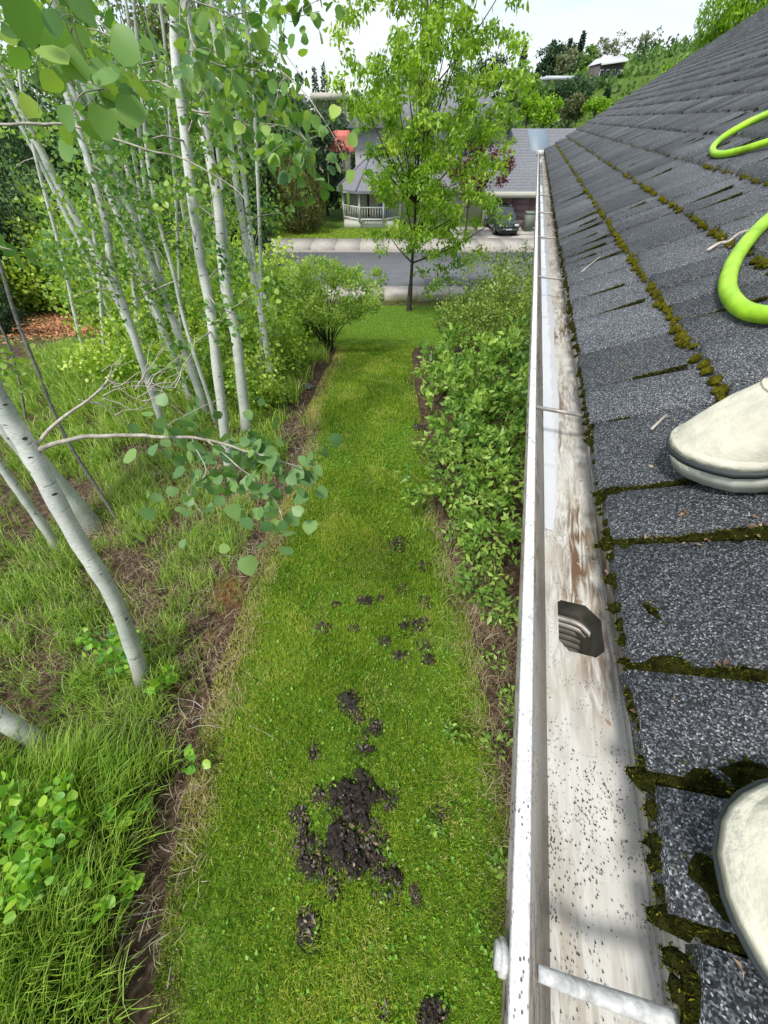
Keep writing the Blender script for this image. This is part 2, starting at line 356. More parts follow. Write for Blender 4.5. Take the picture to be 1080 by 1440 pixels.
for (x0, x1, yy) in ((-9, 30, yB+.9), (-9, 30, yB+2.6), (-9, 30, yC-1.3)):
    b = MB(); b.box(x0, x1, yy, yy+.07, zr-.11, zr-.096); o = b.build('road_seam', M['asphalt_patch']); o['kind'] = 'structure'
b = MB(); b.box(2, 6, yB+.5, yB+1.6, zr-.11, zr-.094); o = b.build('road_patch', M['asphalt_patch']); o['kind'] = 'structure'
# driveway of the house opposite
GX0, GX1, GY = 5.6, 11.2, 33.0
zg = float(gz(8, GY))
dv = bpy.data.objects.new('driveway', None); COL.objects.link(dv); dv['kind'] = 'structure'
for ix in range(4):
    for iy in range(3):
        x0 = GX0-1+ix*1.9; y0 = yD+.02+iy*(GY-yD)/3; y1 = y0+(GY-yD)/3-.03
        b = MB(); z0 = float(gz(x0, y0))+.055; z1 = float(gz(x0, y1))+.055
        b.add([(x0,y0,z0-.3),(x0+1.87,y0,z0-.3),(x0+1.87,y1,z1-.3),(x0,y1,z1-.3),(x0,y0,z0),(x0+1.87,y0,z0),(x0+1.87,y1,z1),(x0,y1,z1)],
              [(0,3,2,1),(4,5,6,7),(0,1,5,4),(1,2,6,5),(2,3,7,6),(3,0,4,7)])
        b.build('slab', M['concrete'], dv)

# ------------------------------------------------------------------ our house: roof with shingles, gutter, wall   (local x = up the slope, y = along the eave)
AZ = radians(15.9); EZ = CAM_H-.30; XE = .157; KP = .5
def shingle_mat():
    m = mat('shingle_granules'); t = m.node_tree; o = nn(t, 'ShaderNodeOutputMaterial'); p = nn(t, 'ShaderNodeBsdfPrincipled')
    t.links.new(p.outputs[0], o.inputs[0]); p.inputs['Roughness'].default_value = .75; p.inputs['Specular IOR Level'].default_value = .4
    g = nn(t, 'ShaderNodeNewGeometry')
    v = nn(t, 'ShaderNodeTexVoronoi'); v.inputs['Scale'].default_value = 980; t.links.new(g.outputs['Position'], v.inputs['Vector'])
    sp = nn(t, 'ShaderNodeSeparateColor'); t.links.new(v.outputs['Color'], sp.inputs[0])
    c = ramp(t, sp.outputs[0], [(0,(.010,.011,.012)),(.4,(.026,.028,.031)),(.62,(.062,.066,.071)),(.82,(.12,.126,.133)),(.94,(.20,.21,.218)),(1,(.42,.43,.43))])
    a = nn(t, 'ShaderNodeAttribute', attribute_name='tint')
    tr = ramp(t, a.outputs['Fac'], [(0,(1.05,1.06,1.09)),(1,(2.0,2.02,2.06))])
    n = nn(t, 'ShaderNodeTexNoise'); n.inputs['Scale'].default_value = 4; n.inputs['Detail'].default_value = 6; t.links.new(g.outputs['Position'], n.inputs['Vector'])
    nr = ramp(t, n.outputs[0], [(.3,(.7,.7,.7)),(.7,(1.15,1.15,1.15))])
    cur = c
    for x_ in (tr, nr):
        mm = nn(t, 'ShaderNodeMix', data_type='RGBA', blend_type='MULTIPLY'); mm.inputs[0].default_value = 1
        t.links.new(cur, mm.inputs[6]); t.links.new(x_, mm.inputs[7]); cur = mm.outputs[2]
    t.links.new(cur, p.inputs['Base Color'])
    b = nn(t, 'ShaderNodeBump'); b.inputs['Strength'].default_value = 1; b.inputs['Distance'].default_value = .0015
    t.links.new(sp.outputs[1], b.inputs['Height']); t.links.new(b.outputs[0], p.inputs['Normal'])
    return m
M['shingle'] = shingle_mat()
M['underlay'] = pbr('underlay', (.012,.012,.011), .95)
M['fascia'] = pbr('fascia', (.5,.48,.43), .7, noise=.1)
M['siding'] = pbr('siding', (.38,.36,.31), .8, noise=.1)
house = thing('house', 'single storey house under the camera with mossy grey shingle roof and white gutter', 'house', (0, 0, 0), -AZ)
RM = np.array(root_matrix(house))[:3, :3]
def loc(p): return RM.T @ np.asarray(p, float)          # world -> house axes
def roofz(x): return EZ+KP*(x-XE)
Nroof = RM @ unit(np.array([-KP, 0, 1.]))
def on_roof(px, py, lift=0):
    p0 = RM @ np.array([XE, 0, EZ+lift]); r = ray(px, py); return loc(CO+r*(((p0-CO) @ Nroof)/(r @ Nroof)))
def on_level(px, py, z): r = ray(px, py); return loc(CO+r*((z-CAM_H)/r[2]))
RA = on_roof(763, 213); RB = on_roof(1080, 8)            # far rake
def rake_y(x): return RA[1]+(RB[1]-RA[1])*(x-RA[0])/(RB[0]-RA[0])
YEND = float(rake_y(XE)); XTOP = 5.2; Y0 = -1.6
roof = MB()
roof.add([(XE+.02,Y0,roofz(XE+.02)-.012),(XTOP,Y0,roofz(XTOP)-.012),(XTOP,rake_y(XTOP),roofz(XTOP)-.012),(XE+.02,YEND,roofz(XE+.02)-.012),
          (XE+.02,Y0,roofz(XE+.02)-.035),(XTOP,Y0,roofz(XTOP)-.035),(XTOP,rake_y(XTOP),roofz(XTOP)-.035),(XE+.02,YEND,roofz(XE+.02)-.035)],
         [(0,1,2,3),(7,6,5,4),(0,4,5,1),(1,5,6,2),(2,6,7,3),(3,7,4,0)])
roof_o = roof.build('roof', M['underlay'], house)
# back slope, walls, rake board
b = MB(); b.add([(XTOP,Y0,roofz(XTOP)-.012),(2*XTOP-XE,Y0,EZ),(2*XTOP-XE,rake_y(XTOP)+2,EZ),(XTOP,rake_y(XTOP),roofz(XTOP)-.012)], [(0,1,2,3)]); b.build('back_slope', M['shingle'], roof_o)
b = MB(); b.box(.87, 1.0, Y0, YEND-.25, -3.5, EZ+.30); b.build('wall', M['siding'], house)
b = MB(); b.add([(.87,YEND-.1,-3.5),(XTOP,rake_y(XTOP)-.6,-3.5),(XTOP,rake_y(XTOP)-.6,roofz(XTOP)-.05),(.87,YEND-.1,roofz(.87)-.05)], [(0,1,2,3)]); b.build('gable_wall', M['siding'], house)
b = MB(); b.box(XE+.025, XE+.045, Y0, YEND, EZ-.16, EZ-.012); b.build('fascia_board', M['fascia'], house)
# shingles
EXP = (.193*.667)
tabs = []
def local_y(px, py): return on_roof(px, py)[1]
y0s = sorted([local_y(945,1300), local_y(915,1100), local_y(890,945), local_y(868,770), local_y(848,698), local_y(832,604), local_y(822,555), local_y(815,505), local_y(808,458), local_y(803,430)])
row = 0; xx = XE
while xx < XTOP-.05:
    x1 = xx+EXP; ymax = float(rake_y(xx+EXP*.5)); ys_ = []
    if row == 0: ys_ = [Y0, -1.25, -.95, -.7, -.45, -.25, -.12]+[v for v in y0s if v > -.05]
    else: ys_ = [Y0]
    while ys_[-1] < ymax-.12:
        if row > 0 or ys_[-1] > y0s[-1]-.01: ys_.append(ys_[-1]+random.choice([.07,.09,.11,.13,.15,.19])*random.uniform(.9,1.1))
    ys_[-1] = ymax
    for a_, b_ in zip(ys_[:-1], ys_[1:]):
        if b_-a_ > .02: tabs.append((xx-(.0 if row else .004)+random.uniform(-.003,.003), x1+.03, a_+(.004 if a_ < 1.2 else .0065), b_-(.004 if a_ < 1.2 else .0065), random.random(), row))
    xx = x1; row += 1
def tab_geo(x0, x1, a_, b_, t, row):
    lift = random.uniform(0, .005); th = .010+lift; sk = random.uniform(-.002, .002)
    # several edge points so that the lower edge is slightly ragged
    n = max(2, min(8, int((b_-a_)/.03)+1)); ysn = np.linspace(a_, b_, n)
    V = []; F = []
    for k_, yv in enumerate(ysn):
        j = random.uniform(-.0022, .0022)+(random.choice([0, 0, .006]) if k_ in (0, n-1) else 0)
        V += [(x0+j, yv, roofz(x0)+th), (x1, yv, roofz(x1)-.004), (x0+j+.001, yv+sk, roofz(x0)-.006)]
    for k_ in range(n-1):
        q = 3*k_; F += [(q, q+1, q+4, q+3), (q+2, q, q+3, q+5)]
    F += [(0, 2, 1), (3*n-3, 3*n-2, 3*n-1)]
    return V, F
cl = loc(CO)
tabs.sort(key=lambda a_: ((a_[0]-cl[0])**2+(max(0, (a_[2]+a_[3])/2-cl[1]))**2*1.0+(roofz(a_[0])-CAM_H)**2)+(50 if (a_[3] < -.35) else 0))
far = MB()
for k_, tb in enumerate(tabs):
    V, F = tab_geo(*tb)
    if k_ < 300:
        b = MB(); b.add(V, F, tb[4]); b.build('shingle', M['shingle'], roof_o)
    else: far.add(V, F, tb[4])
o = far.build('shingle_courses', M['shingle'], roof_o); o['kind'] = 'stuff'

# gutter
def gutter_mat(name, base, stain, water=0, speck=.5, rough=.42, bump=.25):
    m = mat(name); t = m.node_tree; o = nn(t, 'ShaderNodeOutputMaterial'); p = nn(t, 'ShaderNodeBsdfPrincipled')
    t.links.new(p.outputs[0], o.inputs[0]); tc = nn(t, 'ShaderNodeTexCoord')
    def tex(scale, st, det=5, kind='ShaderNodeTexNoise', dist=0):
        mp = nn(t, 'ShaderNodeMapping'); mp.inputs['Scale'].default_value = st; t.links.new(tc.outputs['Object'], mp.inputs[0])
        n = nn(t, kind); n.inputs['Scale'].default_value = scale
        if kind == 'ShaderNodeTexNoise': n.inputs['Detail'].default_value = det; n.inputs['Distortion'].default_value = dist
        t.links.new(mp.outputs[0], n.inputs['Vector']); return n
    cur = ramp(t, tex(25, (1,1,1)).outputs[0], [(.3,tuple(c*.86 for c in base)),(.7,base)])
    def over(fac, col, cur):
        mm = nn(t, 'ShaderNodeMix', data_type='RGBA'); t.links.new(fac, mm.inputs[0]); t.links.new(cur, mm.inputs[6]); mm.inputs[7].default_value = (*col, 1); return mm.outputs[2]
    def mul(a_, b_):
        mm = nn(t, 'ShaderNodeMix', data_type='RGBA', blend_type='MULTIPLY'); mm.inputs[0].default_value = 1
        t.links.new(a_, mm.inputs[6]); t.links.new(b_, mm.inputs[7]); return mm.outputs[2]
    if not stain:
        cur = over(mul(ramp(t, tex(480, (1,.6,1), 5).outputs[0], [(.50,(0,0,0)),(.60,(.9,.9,.9))]), ramp(t, tex(28, (1,1,1), 4).outputs[0], [(.35,(.15,)*3),(.6,(.8,)*3)])), (.36,.36,.35), cur)
    if stain:
        big = ramp(t, tex(6, (1.8,.5,1), 5, dist=.6).outputs[0], [(.34,(0,0,0)),(.55,(stain,)*3)])
        streak = ramp(t, tex(30, (5,.7,3), 8, dist=1.2).outputs[0], [(.40,(0,0,0)),(.58,(1,1,1))])
        sxyz0 = nn(t, 'ShaderNodeSeparateXYZ'); t.links.new(tc.outputs['Object'], sxyz0.inputs[0])
        place0 = ramp(t, sxyz0.outputs[1], [(.0,(.5,)*3),(.05,(.3,)*3),(.10,(.18,)*3),(.17,(.75,)*3),(.30,(1,1,1))])
        cur = over(mul(mul(big, streak), place0), (.17,.105,.055), cur)
        cur = over(ramp(t, tex(9, (1.6,.7,1), 6, dist=1.5).outputs[0], [(.46,(0,0,0)),(.72,(.8*stain,)*3)]), (.44,.40,.31), cur)
        dk = mul(ramp(t, tex(3.1, (3,1,1), 3).outputs[0], [(.46,(0,0,0)),(.60,(1,1,1))]), ramp(t, tex(90, (4,.6,3), 6).outputs[0], [(.52,(0,0,0)),(.6,(.95,)*3)]))
        cur = over(dk, (.07,.035,.018), cur)
    sp = mul(ramp(t, tex(420, (1,.7,1), kind='ShaderNodeTexVoronoi').outputs['Distance'], [(.22,(1,1,1)),(.34,(0,0,0))]), ramp(t, tex(60, (1,1,1), 5).outputs[0], [(.46,(0,0,0)),(.60,(speck,)*3)]))
    cur = over(sp, (.10,.095,.09) if not stain else (.05,.04,.035), cur)
    t.links.new(cur, p.inputs['Base Color']); p.inputs['Roughness'].default_value = rough
    b_ = nn(t, 'ShaderNodeBump'); b_.inputs['Strength'].default_value = bump; b_.inputs['Distance'].default_value = .001
    t.links.new(tex(60, (1,.5,1), 6).outputs[0], b_.inputs['Height']); t.links.new(b_.outputs[0], p.inputs['Normal'])
    return m
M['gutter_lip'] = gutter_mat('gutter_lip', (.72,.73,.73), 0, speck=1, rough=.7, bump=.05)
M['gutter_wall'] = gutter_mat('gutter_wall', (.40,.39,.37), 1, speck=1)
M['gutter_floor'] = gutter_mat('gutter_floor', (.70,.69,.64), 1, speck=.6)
M['metal'] = pbr('strap_metal', (.52,.52,.50), .6, noise=.35, nscale=160, bump=.2, bscale=200)
M['shaded_rib'] = pbr('shaded_rib_metal', (.10,.09,.08), .5, noise=.4, nscale=60)
M['rust_metal'] = pbr('spike_metal', (.36,.33,.30), .5, noise=.3, nscale=60, metal=.4)
k = .667
GO, GI, FLx, FRx, DZ = .1085*k, .1230*k, .164*k, .262*k, .094*k
ZT = EZ-.003; ZF = EZ-DZ
gut = thing('gutter_root', '', '', (0,0,0)); bpy.data.objects.remove(gut)
GY0, GY1 = -1.6, YEND+.03
lip = MB(); lip.prism([(GO,ZT-.0045),(GO+.0004,ZT-.0006),(GO+.001,ZT),(GI-.001,ZT),(GI,ZT-.0006),(GI,ZT-.010),(GI-.004,ZT-.010),(GI-.0045,ZT-.0045),(GO+.0035,ZT-.004),(GO+.003,ZT-.0045)], GY0, GY1)
gutter = MB(); 
wx = GI-.001
gutter.prism([(GI-.0035,ZT-.0046),(GO+.006,ZT-.02),(GO+.012,ZT-.03),(FLx-.008,ZF+.008),(FLx,ZF),(FLx,ZF-.0015),(FLx-.0095,ZF+.0065),(GO+.009,ZT-.03),(GO+.001,ZT-.02)], GY0, GY1)
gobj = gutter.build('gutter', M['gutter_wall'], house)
lip.build('lip', M['gutter_lip'], gobj)
# visible inner front wall slopes in to the floor
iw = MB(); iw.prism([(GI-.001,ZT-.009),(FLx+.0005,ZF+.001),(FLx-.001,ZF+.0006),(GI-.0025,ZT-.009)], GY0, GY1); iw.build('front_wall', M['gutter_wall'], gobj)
bw = MB(); bw.prism([(FRx,ZF),(FRx+.001,ZT-.012),(FRx+.0025,ZT-.012),(FRx+.0015,ZF)], GY0, GY1); bw.build('back_wall', M['gutter_floor'], gobj)
# outlet hole in the floor
hpx = [(787,851),(818,849),(838,860),(850,897),(851,915),(841,922),(805,915),(787,905)]
hole = [on_level(px, py, ZF)[:2] for px, py in hpx]
hx0, hx1 = min(p[0] for p in hole), max(p[0] for p in hole); hy0, hy1 = min(p[1] for p in hole), max(p[1] for p in hole)
hx0 = max(hx0, FLx+.005); hx1 = min(hx1, FRx-.008)
c_ = .009
hp = [(hx0,hy0+c_),(hx0+c_,hy0),(hx1-c_,hy0),(hx1,hy0+c_),(hx1,hy1-c_*1.6),(hx1-c_*1.6,hy1),(hx0+c_*.4,hy1),(hx0,hy1-c_*.4)]
fl = MB()
def strip(y0, y1, n, amp=0):
    for q in range(n):
        a_, b_ = y0+(y1-y0)*q/n, y0+(y1-y0)*(q+1)/n
        fl.add([(FLx,a_,ZF),(FRx,a_,ZF),(FRx,b_,ZF),(FLx,b_,ZF)], [(0,1,2,3)])
strip(GY0, hy0-.02, 8); strip(hy1+.02, GY1, 30)
m_ = .0045; op = [(p[0]+(-m_ if p[0] < (hx0+hx1)/2 else m_), p[1]+(-m_ if p[1] < (hy0+hy1)/2 else m_)) for p in hp]
outer = [(FLx,hy0-.02),(FLx+.02,hy0-.02),(FRx-.02,hy0-.02),(FRx,hy0-.02),(FRx,hy1+.02),(FRx-.02,hy1+.02),(FLx+.02,hy1+.02),(FLx,hy1+.02)]
V = [(*p, ZF) for p in outer]+[(*p, ZF) for p in op]+[(*p, ZF-.0018) for p in hp]+[(*p, ZF-.022) for p in hp]
F = []
for lay in range(2):
    for q in range(8): F.append((lay*8+q, lay*8+(q+1) % 8, (lay+1)*8+(q+1) % 8, (lay+1)*8+q))
fl.add(V, F); fl.build('floor', M['gutter_floor'], gobj)
ot = MB(); 
cxh, cyh = (hx0+hx1)/2, (hy0+hy1)/2
ot.add([(*p, ZF-.0019) for p in hp]+[(p[0]*.98+cxh*.02-.002, p[1]*.98+cyh*.02, ZF-.05) for p in hp], [(q, (q+1) % 8, 8+(q+1) % 8, 8+q) for q in range(8)])
outl = ot.build('outlet', pbr('shaded_outlet_metal', (.07,.065,.058), .35, noise=.5, nscale=50, spec=.6), gobj)  # dark inside of the outlet, shade put into the metal colour
cz_ = CAM_H-ZF
def deep(ax, ay, d): f = (cz_+d)/cz_; return (ax*f, ay*f, ZF-d)      # a spot seen through the hole, at depth d
wH, hH = hx1-hx0, hy1-hy0
for q in range(6):
    d = .030+.011*q; ya = hy0+hH*(.52-.11*q)
    path = [deep(hx0-.006, ya+.004, d), deep(hx0+wH*.4, ya+.002, d), deep(hx0+wH*.62, ya-.004, d), deep(hx0+wH*.74, ya-.012, d+.002), deep(hx0+wH*.78, ya-.03, d+.006)]
    rb = MB(); rb.tube(catmull(path, 4), .0036+.0004*q, 6); rb.build('elbow_rib', M['rust_metal'] if q < 2 else M['shaded_rib'], outl, smooth=True)  # deeper ribs get a darker metal, shade painted in by depth
b = MB(); b.box(hx0+.002, hx1+.06, hy0-.03, hy1+.06, ZF-.13, ZF-.125); b.build('elbow_bottom', M['underlay'], outl)  # black plate, the darkness down the pipe put into its colour
b = MB(); b.box(GI-.02, FRx+.01, GY1, GY1+.003, ZF-.002, ZT+.004); b.build('end_cap', M['gutter_lip'], gobj)
# spikes across the gutter
def lip_y(py): return on_level(752, py, ZT)[1]
bars = [lip_y(v) for v in (567, 385, 330, 296, 272, 256, 245, 237, 230)]
ys_b = list(bars)
for q, yv in enumerate(ys_b):
    b = MB(); b.tube([(GI-.004, yv, ZT-.006), (FRx+.005, yv-.004, ZT-.008)], .0032, 6, cap=True)
    b.build('spike', M['rust_metal'], gobj, smooth=True)
# the near strap, flattened tube going down to the back wall, with its bolt head outside
p0, p1, p2 = on_level(757,1368,ZT-.004), on_level(850,1402,ZT-.012), on_level(965,1442,ZT-.006)
st = MB(); st.tube(catmull([p0, p0+(p1-p0)*.4+np.array([0,0,.003]), p1, p2], 5), np.linspace(.0034,.0046,16), 8); st.build('strap', M['metal'], gobj, smooth=True)
pb = on_level(709,1347,ZT-.012)
b = MB()
for r_, dx in ((.0078, 0), (.0058, -.0025)): b.tube([(GO+.0+dx, pb[1], ZT-.012), (GO-.003+dx, pb[1], ZT-.012)], r_, 14)
b.build('bolt_head', M['metal'], gobj)
# water lying in the trough
M['water'] = pbr('gutter_water', (.62,.64,.66), .03, spec=.9)
wm = M['water']; 
wb = MB(); nW = 90; ya, yb = on_level(770,745,ZF)[1], GY1-.05
pl, pr = [], []
for q in range(nW):
    yv = ya+(yb-ya)*(q/(nW-1))**1.6; wd = (.026+.006*mnoise.noise((yv*4, 1, 3))+.003*mnoise.noise((yv*22, 5, 3)))*min(1, .25+q/18)
    pl.append((FLx+.001, yv, ZF+.0015)); pr.append((FLx+.003+wd, yv+.002*mnoise.noise((yv*40, 2, 1)), ZF+.0015))
wb.add(pl+pr, [(q, nW+q, nW+q+1, q+1) for q in range(nW-1)]); o = wb.build('water_film', wm); o.rotation_euler = (0,0,-AZ); o['kind'] = 'stuff'; tag(o, 'thin film of standing water along the gutter trough', 'water', kind='stuff')
# grit grains on the gutter floor
C = []; 
for (cx, cy, sx, sy, n_) in ((820,1150,38,55,260),(850,1120,22,25,90),(800,1260,30,60,60),(905,1040,8,40,60),(775,1180,6,120,80),(820,1360,25,50,60),(860,1200,30,60,70),(815,880,45,60,30)):
    for _ in range(n_):
        C.append(on_level(random.gauss(cx,sx), random.gauss(cy,sy), ZF))
C = np.array([c for c in C if FLx < c[0] < FRx and not (hx0-.004 < c[0] < hx1+.004 and hy0-.004 < c[1] < hy1+.004)])
C[:, 2] = ZF+.0012
C = (RM @ C.T).T
s_ = rng.uniform(.0006,.0017,len(C))**1; Dn = rand_dirs(len(C)); Dn[:, 2] *= .1
o = leafobj('gutter_grit', C, Dn, np.tile([0,0,1.],(len(C),1))+.3*rng.normal(size=(len(C),3)), s_, s_*.8, M['muck_bit'], shape='fold', tint=rng.random(len(C))*.6)
tag(o, 'dark grit scattered on the gutter floor', 'grit', kind='stuff')

# ------------------------------------------------------------------ moss on the roof
_ico = {}
def ico(sub):
    if sub not in _ico:
        import bmesh
        bm = bmesh.new(); bmesh.ops.create_icosphere(bm, subdivisions=sub, radius=1)
        _ico[sub] = (np.array([v.co[:] for v in bm.verts]), [tuple(v.index for v in f.verts) for f in bm.faces]); bm.free()
    return _ico[sub]
_dcache = {}
def blob_mesh(c, rx, ry, rz, seed=0, sub=2, rot=0, amp=.25, fine=.1):
    V, F = ico(sub); key = (sub, int(seed) % 9, amp, fine)
    if key not in _dcache:
        s_ = key[1]*7.3
        _dcache[key] = np.array([1+amp*2*mnoise.noise((v[0]*1.7+s_, v[1]*1.7, v[2]*1.7))+amp*.6*mnoise.noise((v[0]*4+s_, v[1]*4, v[2]*4))+fine*mnoise.noise((v[0]*11+s_, v[1]*11, v[2]*11)) for v in V])
    V = V*_dcache[key][:, None]; q = seed*2.4; V = np.stack([V[:, 0]*cos(q)-V[:, 1]*sin(q), V[:, 0]*sin(q)+V[:, 1]*cos(q), V[:, 2]], 1)*np.array([rx, ry, rz]); cr_, sr_ = cos(rot), sin(rot)
    V = np.stack([V[:, 0]*cr_-V[:, 1]*sr_, V[:, 0]*sr_+V[:, 1]*cr_, V[:, 2]], 1)+np.array(c)
    return V, F
M['moss'] = pbr('moss', (.035,.038,.007), 1, noise=.7, nscale=120, bump=1, bscale=600, spec=.05)
mossV, spikes = [], []
def moss_at(x_, y_, rx, ry, rz, big=False, rot=0, bright=.5):
    V, F = blob_mesh((x_, y_, roofz(x_)+.005), rx, ry, rz, seed=random.random()*50, sub=2 if max(rx, ry) > .006 else 1, rot=rot)
    V[:, 2] += KP*(V[:, 0]-x_)
    n_ = int(min(1800, 40+(rx*ry)*(3.6e6 if y_ < .5 else 1e6))) if y_ < 2 else 16
    idx = rng.integers(0, len(V), n_); 
    cc = V[idx]+rng.normal(size=(n_, 3))*min(rx, ry)*.12
    ctr = np.array([x_, y_, roofz(x_)])
    spikes.append((cc, unit(cc-ctr+np.array([0, 0, .3*rx])+rng.normal(size=(n_, 3))*.004), np.clip(rng.normal(bright, .25, n_), 0, 1)))
    return V, F
mm = MB(); mmb = MB()
def moss(*a, **kw): V, F = moss_at(*a, **kw); (mmb if kw.get('bright', 0) > .6 else mm).add(V, F)
# along the course edges, lowest rows heaviest
row = 1; xx = XE+EXP
def segs(pts_px):
    P = np.array([on_roof(*p) for p in pts_px]); return P
for row in range(0, 12):
    xr_ = XE+row*EXP
    y_ = -.3
    while y_ < (YEND-.2 if row else YEND-.1):
        dens = {0: .8, 1: (.85 if y_ < 1.6 else .6) if y_ > .32 else .3, 2: .68 if .75 < y_ < 2.2 else .25, 3: .5 if 1.0 < y_ < 1.9 else .1}.get(row, .05 if row < 8 else .02)
        if row == 0 and y_ < .3: dens = .93
        r_ = random.uniform(.0025, .0088)*(1.05 if row in (1, 2) else .7)
        if random.random() < dens: moss(xr_-.004+random.uniform(-.004,.003), y_, r_*.9, r_*random.uniform(.7,1.2), r_*.75, bright=.72 if row in (1,2,3) else .3)
        y_ += r_*random.uniform(1.7, 3.0) * (1 if y_ < 3 else 1.6)
# along keyways (up-slope joints)
for tb in tabs[:420]:
    if tb[5] > 5: continue
    yv = tb[2]; p_ = .75 if tb[5] == 0 else .45
    if random.random() < p_:
        xa = tb[0]; a_ = random.uniform(0, .5); b_ = random.uniform(a_, 1.0)
        if tb[5] == 0 and yv < .5: a_, b_ = 0, random.uniform(.6, 1)
        xv = xa+a_*EXP
        while xv < xa+b_*EXP:
            r_ = random.uniform(.0028,.005)*(1.25 if yv < .3 else .85)
            moss(xv, yv-.003, r_*random.uniform(1,2), r_, r_*.7, bright=.3 if yv < .4 else .5); xv += r_*2
M['moss_b'] = pbr('moss_bright', (.15,.14,.012), 1, noise=.7, nscale=110, bump=1, bscale=500, spec=.05)
o = mmb.build('moss', M['moss_b'], smooth=True); o.rotation_euler = (0,0,-AZ); tag(o, 'yellow-green moss beads lined up along the shingle courses', 'moss', kind='stuff')
o = mm.build('moss', M['moss'], smooth=True); o.rotation_euler = (0,0,-AZ); tag(o, 'dark green moss cushions filling the joints between the roof shingles', 'moss', kind='stuff')
def tuft(px, py, rx, ry, rz, label, bright=.4, rot=0):
    p_ = on_roof(px, py); V, F = moss_at(p_[0], p_[1], rx, ry, rz, rot=rot, bright=bright)
    b = MB(); b.add(V, F); o = b.build('moss_clump', M['moss'], smooth=True); o.rotation_euler = (0,0,-AZ)
    tag(o, label, 'moss', 'moss clumps lying on the shingles')
tuft(856, 700, .011, .008, .009, 'bright green round moss clump at the roof edge below the far shoe')
tuft(905, 868, .008, .012, .006, 'elongated moss clump with red bits on the shingle beside the outlet', rot=.5)
tuft(980, 1240, .012, .014, .013, 'largest dark moss clump just left of the near shoe', .25)
tuft(925, 943, .016, .010, .007, 'broad moss mat at the roof edge below the outlet', .25)
tuft(878, 637, .011, .005, .004, 'small isolated moss pad lying left of the far shoe toe', .4)
tuft(872, 775, .007, .006, .006, 'small dark moss knob at the roof edge above the outlet', .25)
tuft(1036, 503, .010, .004, .004, 'yellowish moss tuft with brown end alone on a shingle below the hose', .6)
tuft(1050, 1098, .014, .009, .007, 'brown-green moss hump on the joint above the near shoe', .25)
tuft(970, 1100, .018, .008, .006, 'flat dark moss hump between the gutter edge and near shoe', .25)
tuft(968, 1395, .005, .010, .004, 'dark moss spread along the roof edge at the bottom of the photo', .2)
C = np.concatenate([s[0] for s in spikes]); D = np.concatenate([s[1] for s in spikes]); Tn = np.concatenate([s[2] for s in spikes])
C = (RM @ C.T).T; D = (RM @ D.T).T
o = leafobj('moss_fuzz', C-D*.001, D, rand_dirs(len(C)), rng.uniform(.0016,.0040,len(C)), .0010, M['moss_blade'], tint=Tn)
tag(o, 'short green shoots bristling from the moss on the roof', 'moss', kind='stuff')
# bits of leaf litter on the shingles
C = []; 
for (px, py, sx, n_) in ((960,722,6,9),(915,757,8,6),(1055,740,12,12),(985,765,10,5),(880,800,40,10),(985,350,25,20),(930,655,8,5),(1020,940,4,4),(940,600,60,20),(1040,1360,10,6),(960,1000,40,14),(900,500,60,20)):
    for _ in range(n_): C.append(on_roof(random.gauss(px,sx), random.gauss(py,sx*.6), .008))
C = (RM @ np.array(C).T).T; s_ = rng.uniform(.003,.008,len(C)); D = rand_dirs(len(C)); D[:, 2] *= .2
o = leafobj('roof_litter', C, D, np.tile([-.4,0,1.],(len(C),1))+.5*rng.normal(size=(len(C),3)), s_, s_*.45, M['litter'], shape='fold', tint=rng.uniform(.4,1,len(C)))
tag(o, 'brown crumbs of leaves and twigs lying on the shingles', 'leaf litter', kind='stuff')
def twig(name, pts, r0, r1, label, m=None):
    P = catmull([RM @ p for p in pts], 4); b = MB(); b.tube(P, np.linspace(r0, r1, len(P)), 5); o = b.build(name, m or M['twig_dead'], smooth=True); tag(o, label, 'twig'); return o
twig('twig', [on_roof(*p, .01) for p in ((995,352),(1012,342),(1024,340),(1040,328),(1062,322))], .0035, .0025, 'forked grey twig lying on shingles beside the lower hose loop')
twig('twig', [on_roof(*p, .01) for p in ((818,382),(830,372),(845,360))], .0018, .001, 'thin straw coloured twig on shingles near the gutter edge')
twig('twig', [on_roof(*p, .01) for p in ((916,604),(930,590),(938,583))], .0018, .001, 'dark reddish twig on the shingle above the far shoe')

# ------------------------------------------------------------------ green hose
M['hose'] = pbr('hose_green', (.34,.62,.02), .45, noise=.28, nscale=22, bump=.25, bscale=40, spec=.5)
def hose(pts, label):
    P = []; R = []
    for (px, py, wd) in pts:
        q = on_roof(px, py, .018); dist = (CO-RM @ q); dp = -(dist @ FW); r_ = wd/2/FPX*dp
        q2 = on_roof(px, py, max(.010, r_*.64+.009)); P.append(RM @ q2); R.append(r_*.64)
    C_ = catmull(P, 8); Rr = np.interp(np.linspace(0, len(R)-1, len(C_)), range(len(R)), R)
    b = MB(); b.tube(C_, Rr, 14); o = b.build('garden_hose', M['hose'], smooth=True); tag(o, label, 'hose', 'green garden hose lying on the roof'); return o
hose([(1190,115,15),(1130,140,15),(1085,158,14),(1050,174,14),(1020,191,13),(1004,205,12),(1003,214,12),(1014,217,13),(1040,212,14),(1080,200,15),(1130,186,16),(1180,175,17)], 'upper loop of bright green hose further up the roof')
hose([(1190,235,24),(1130,275,25),(1085,305,26),(1052,338,28),(1030,372,30),(1023,402,32),(1032,424,34),(1052,438,35),(1085,443,37),(1130,440,40),(1190,430,42)], 'lower bright green hose loop nearest the shoes')

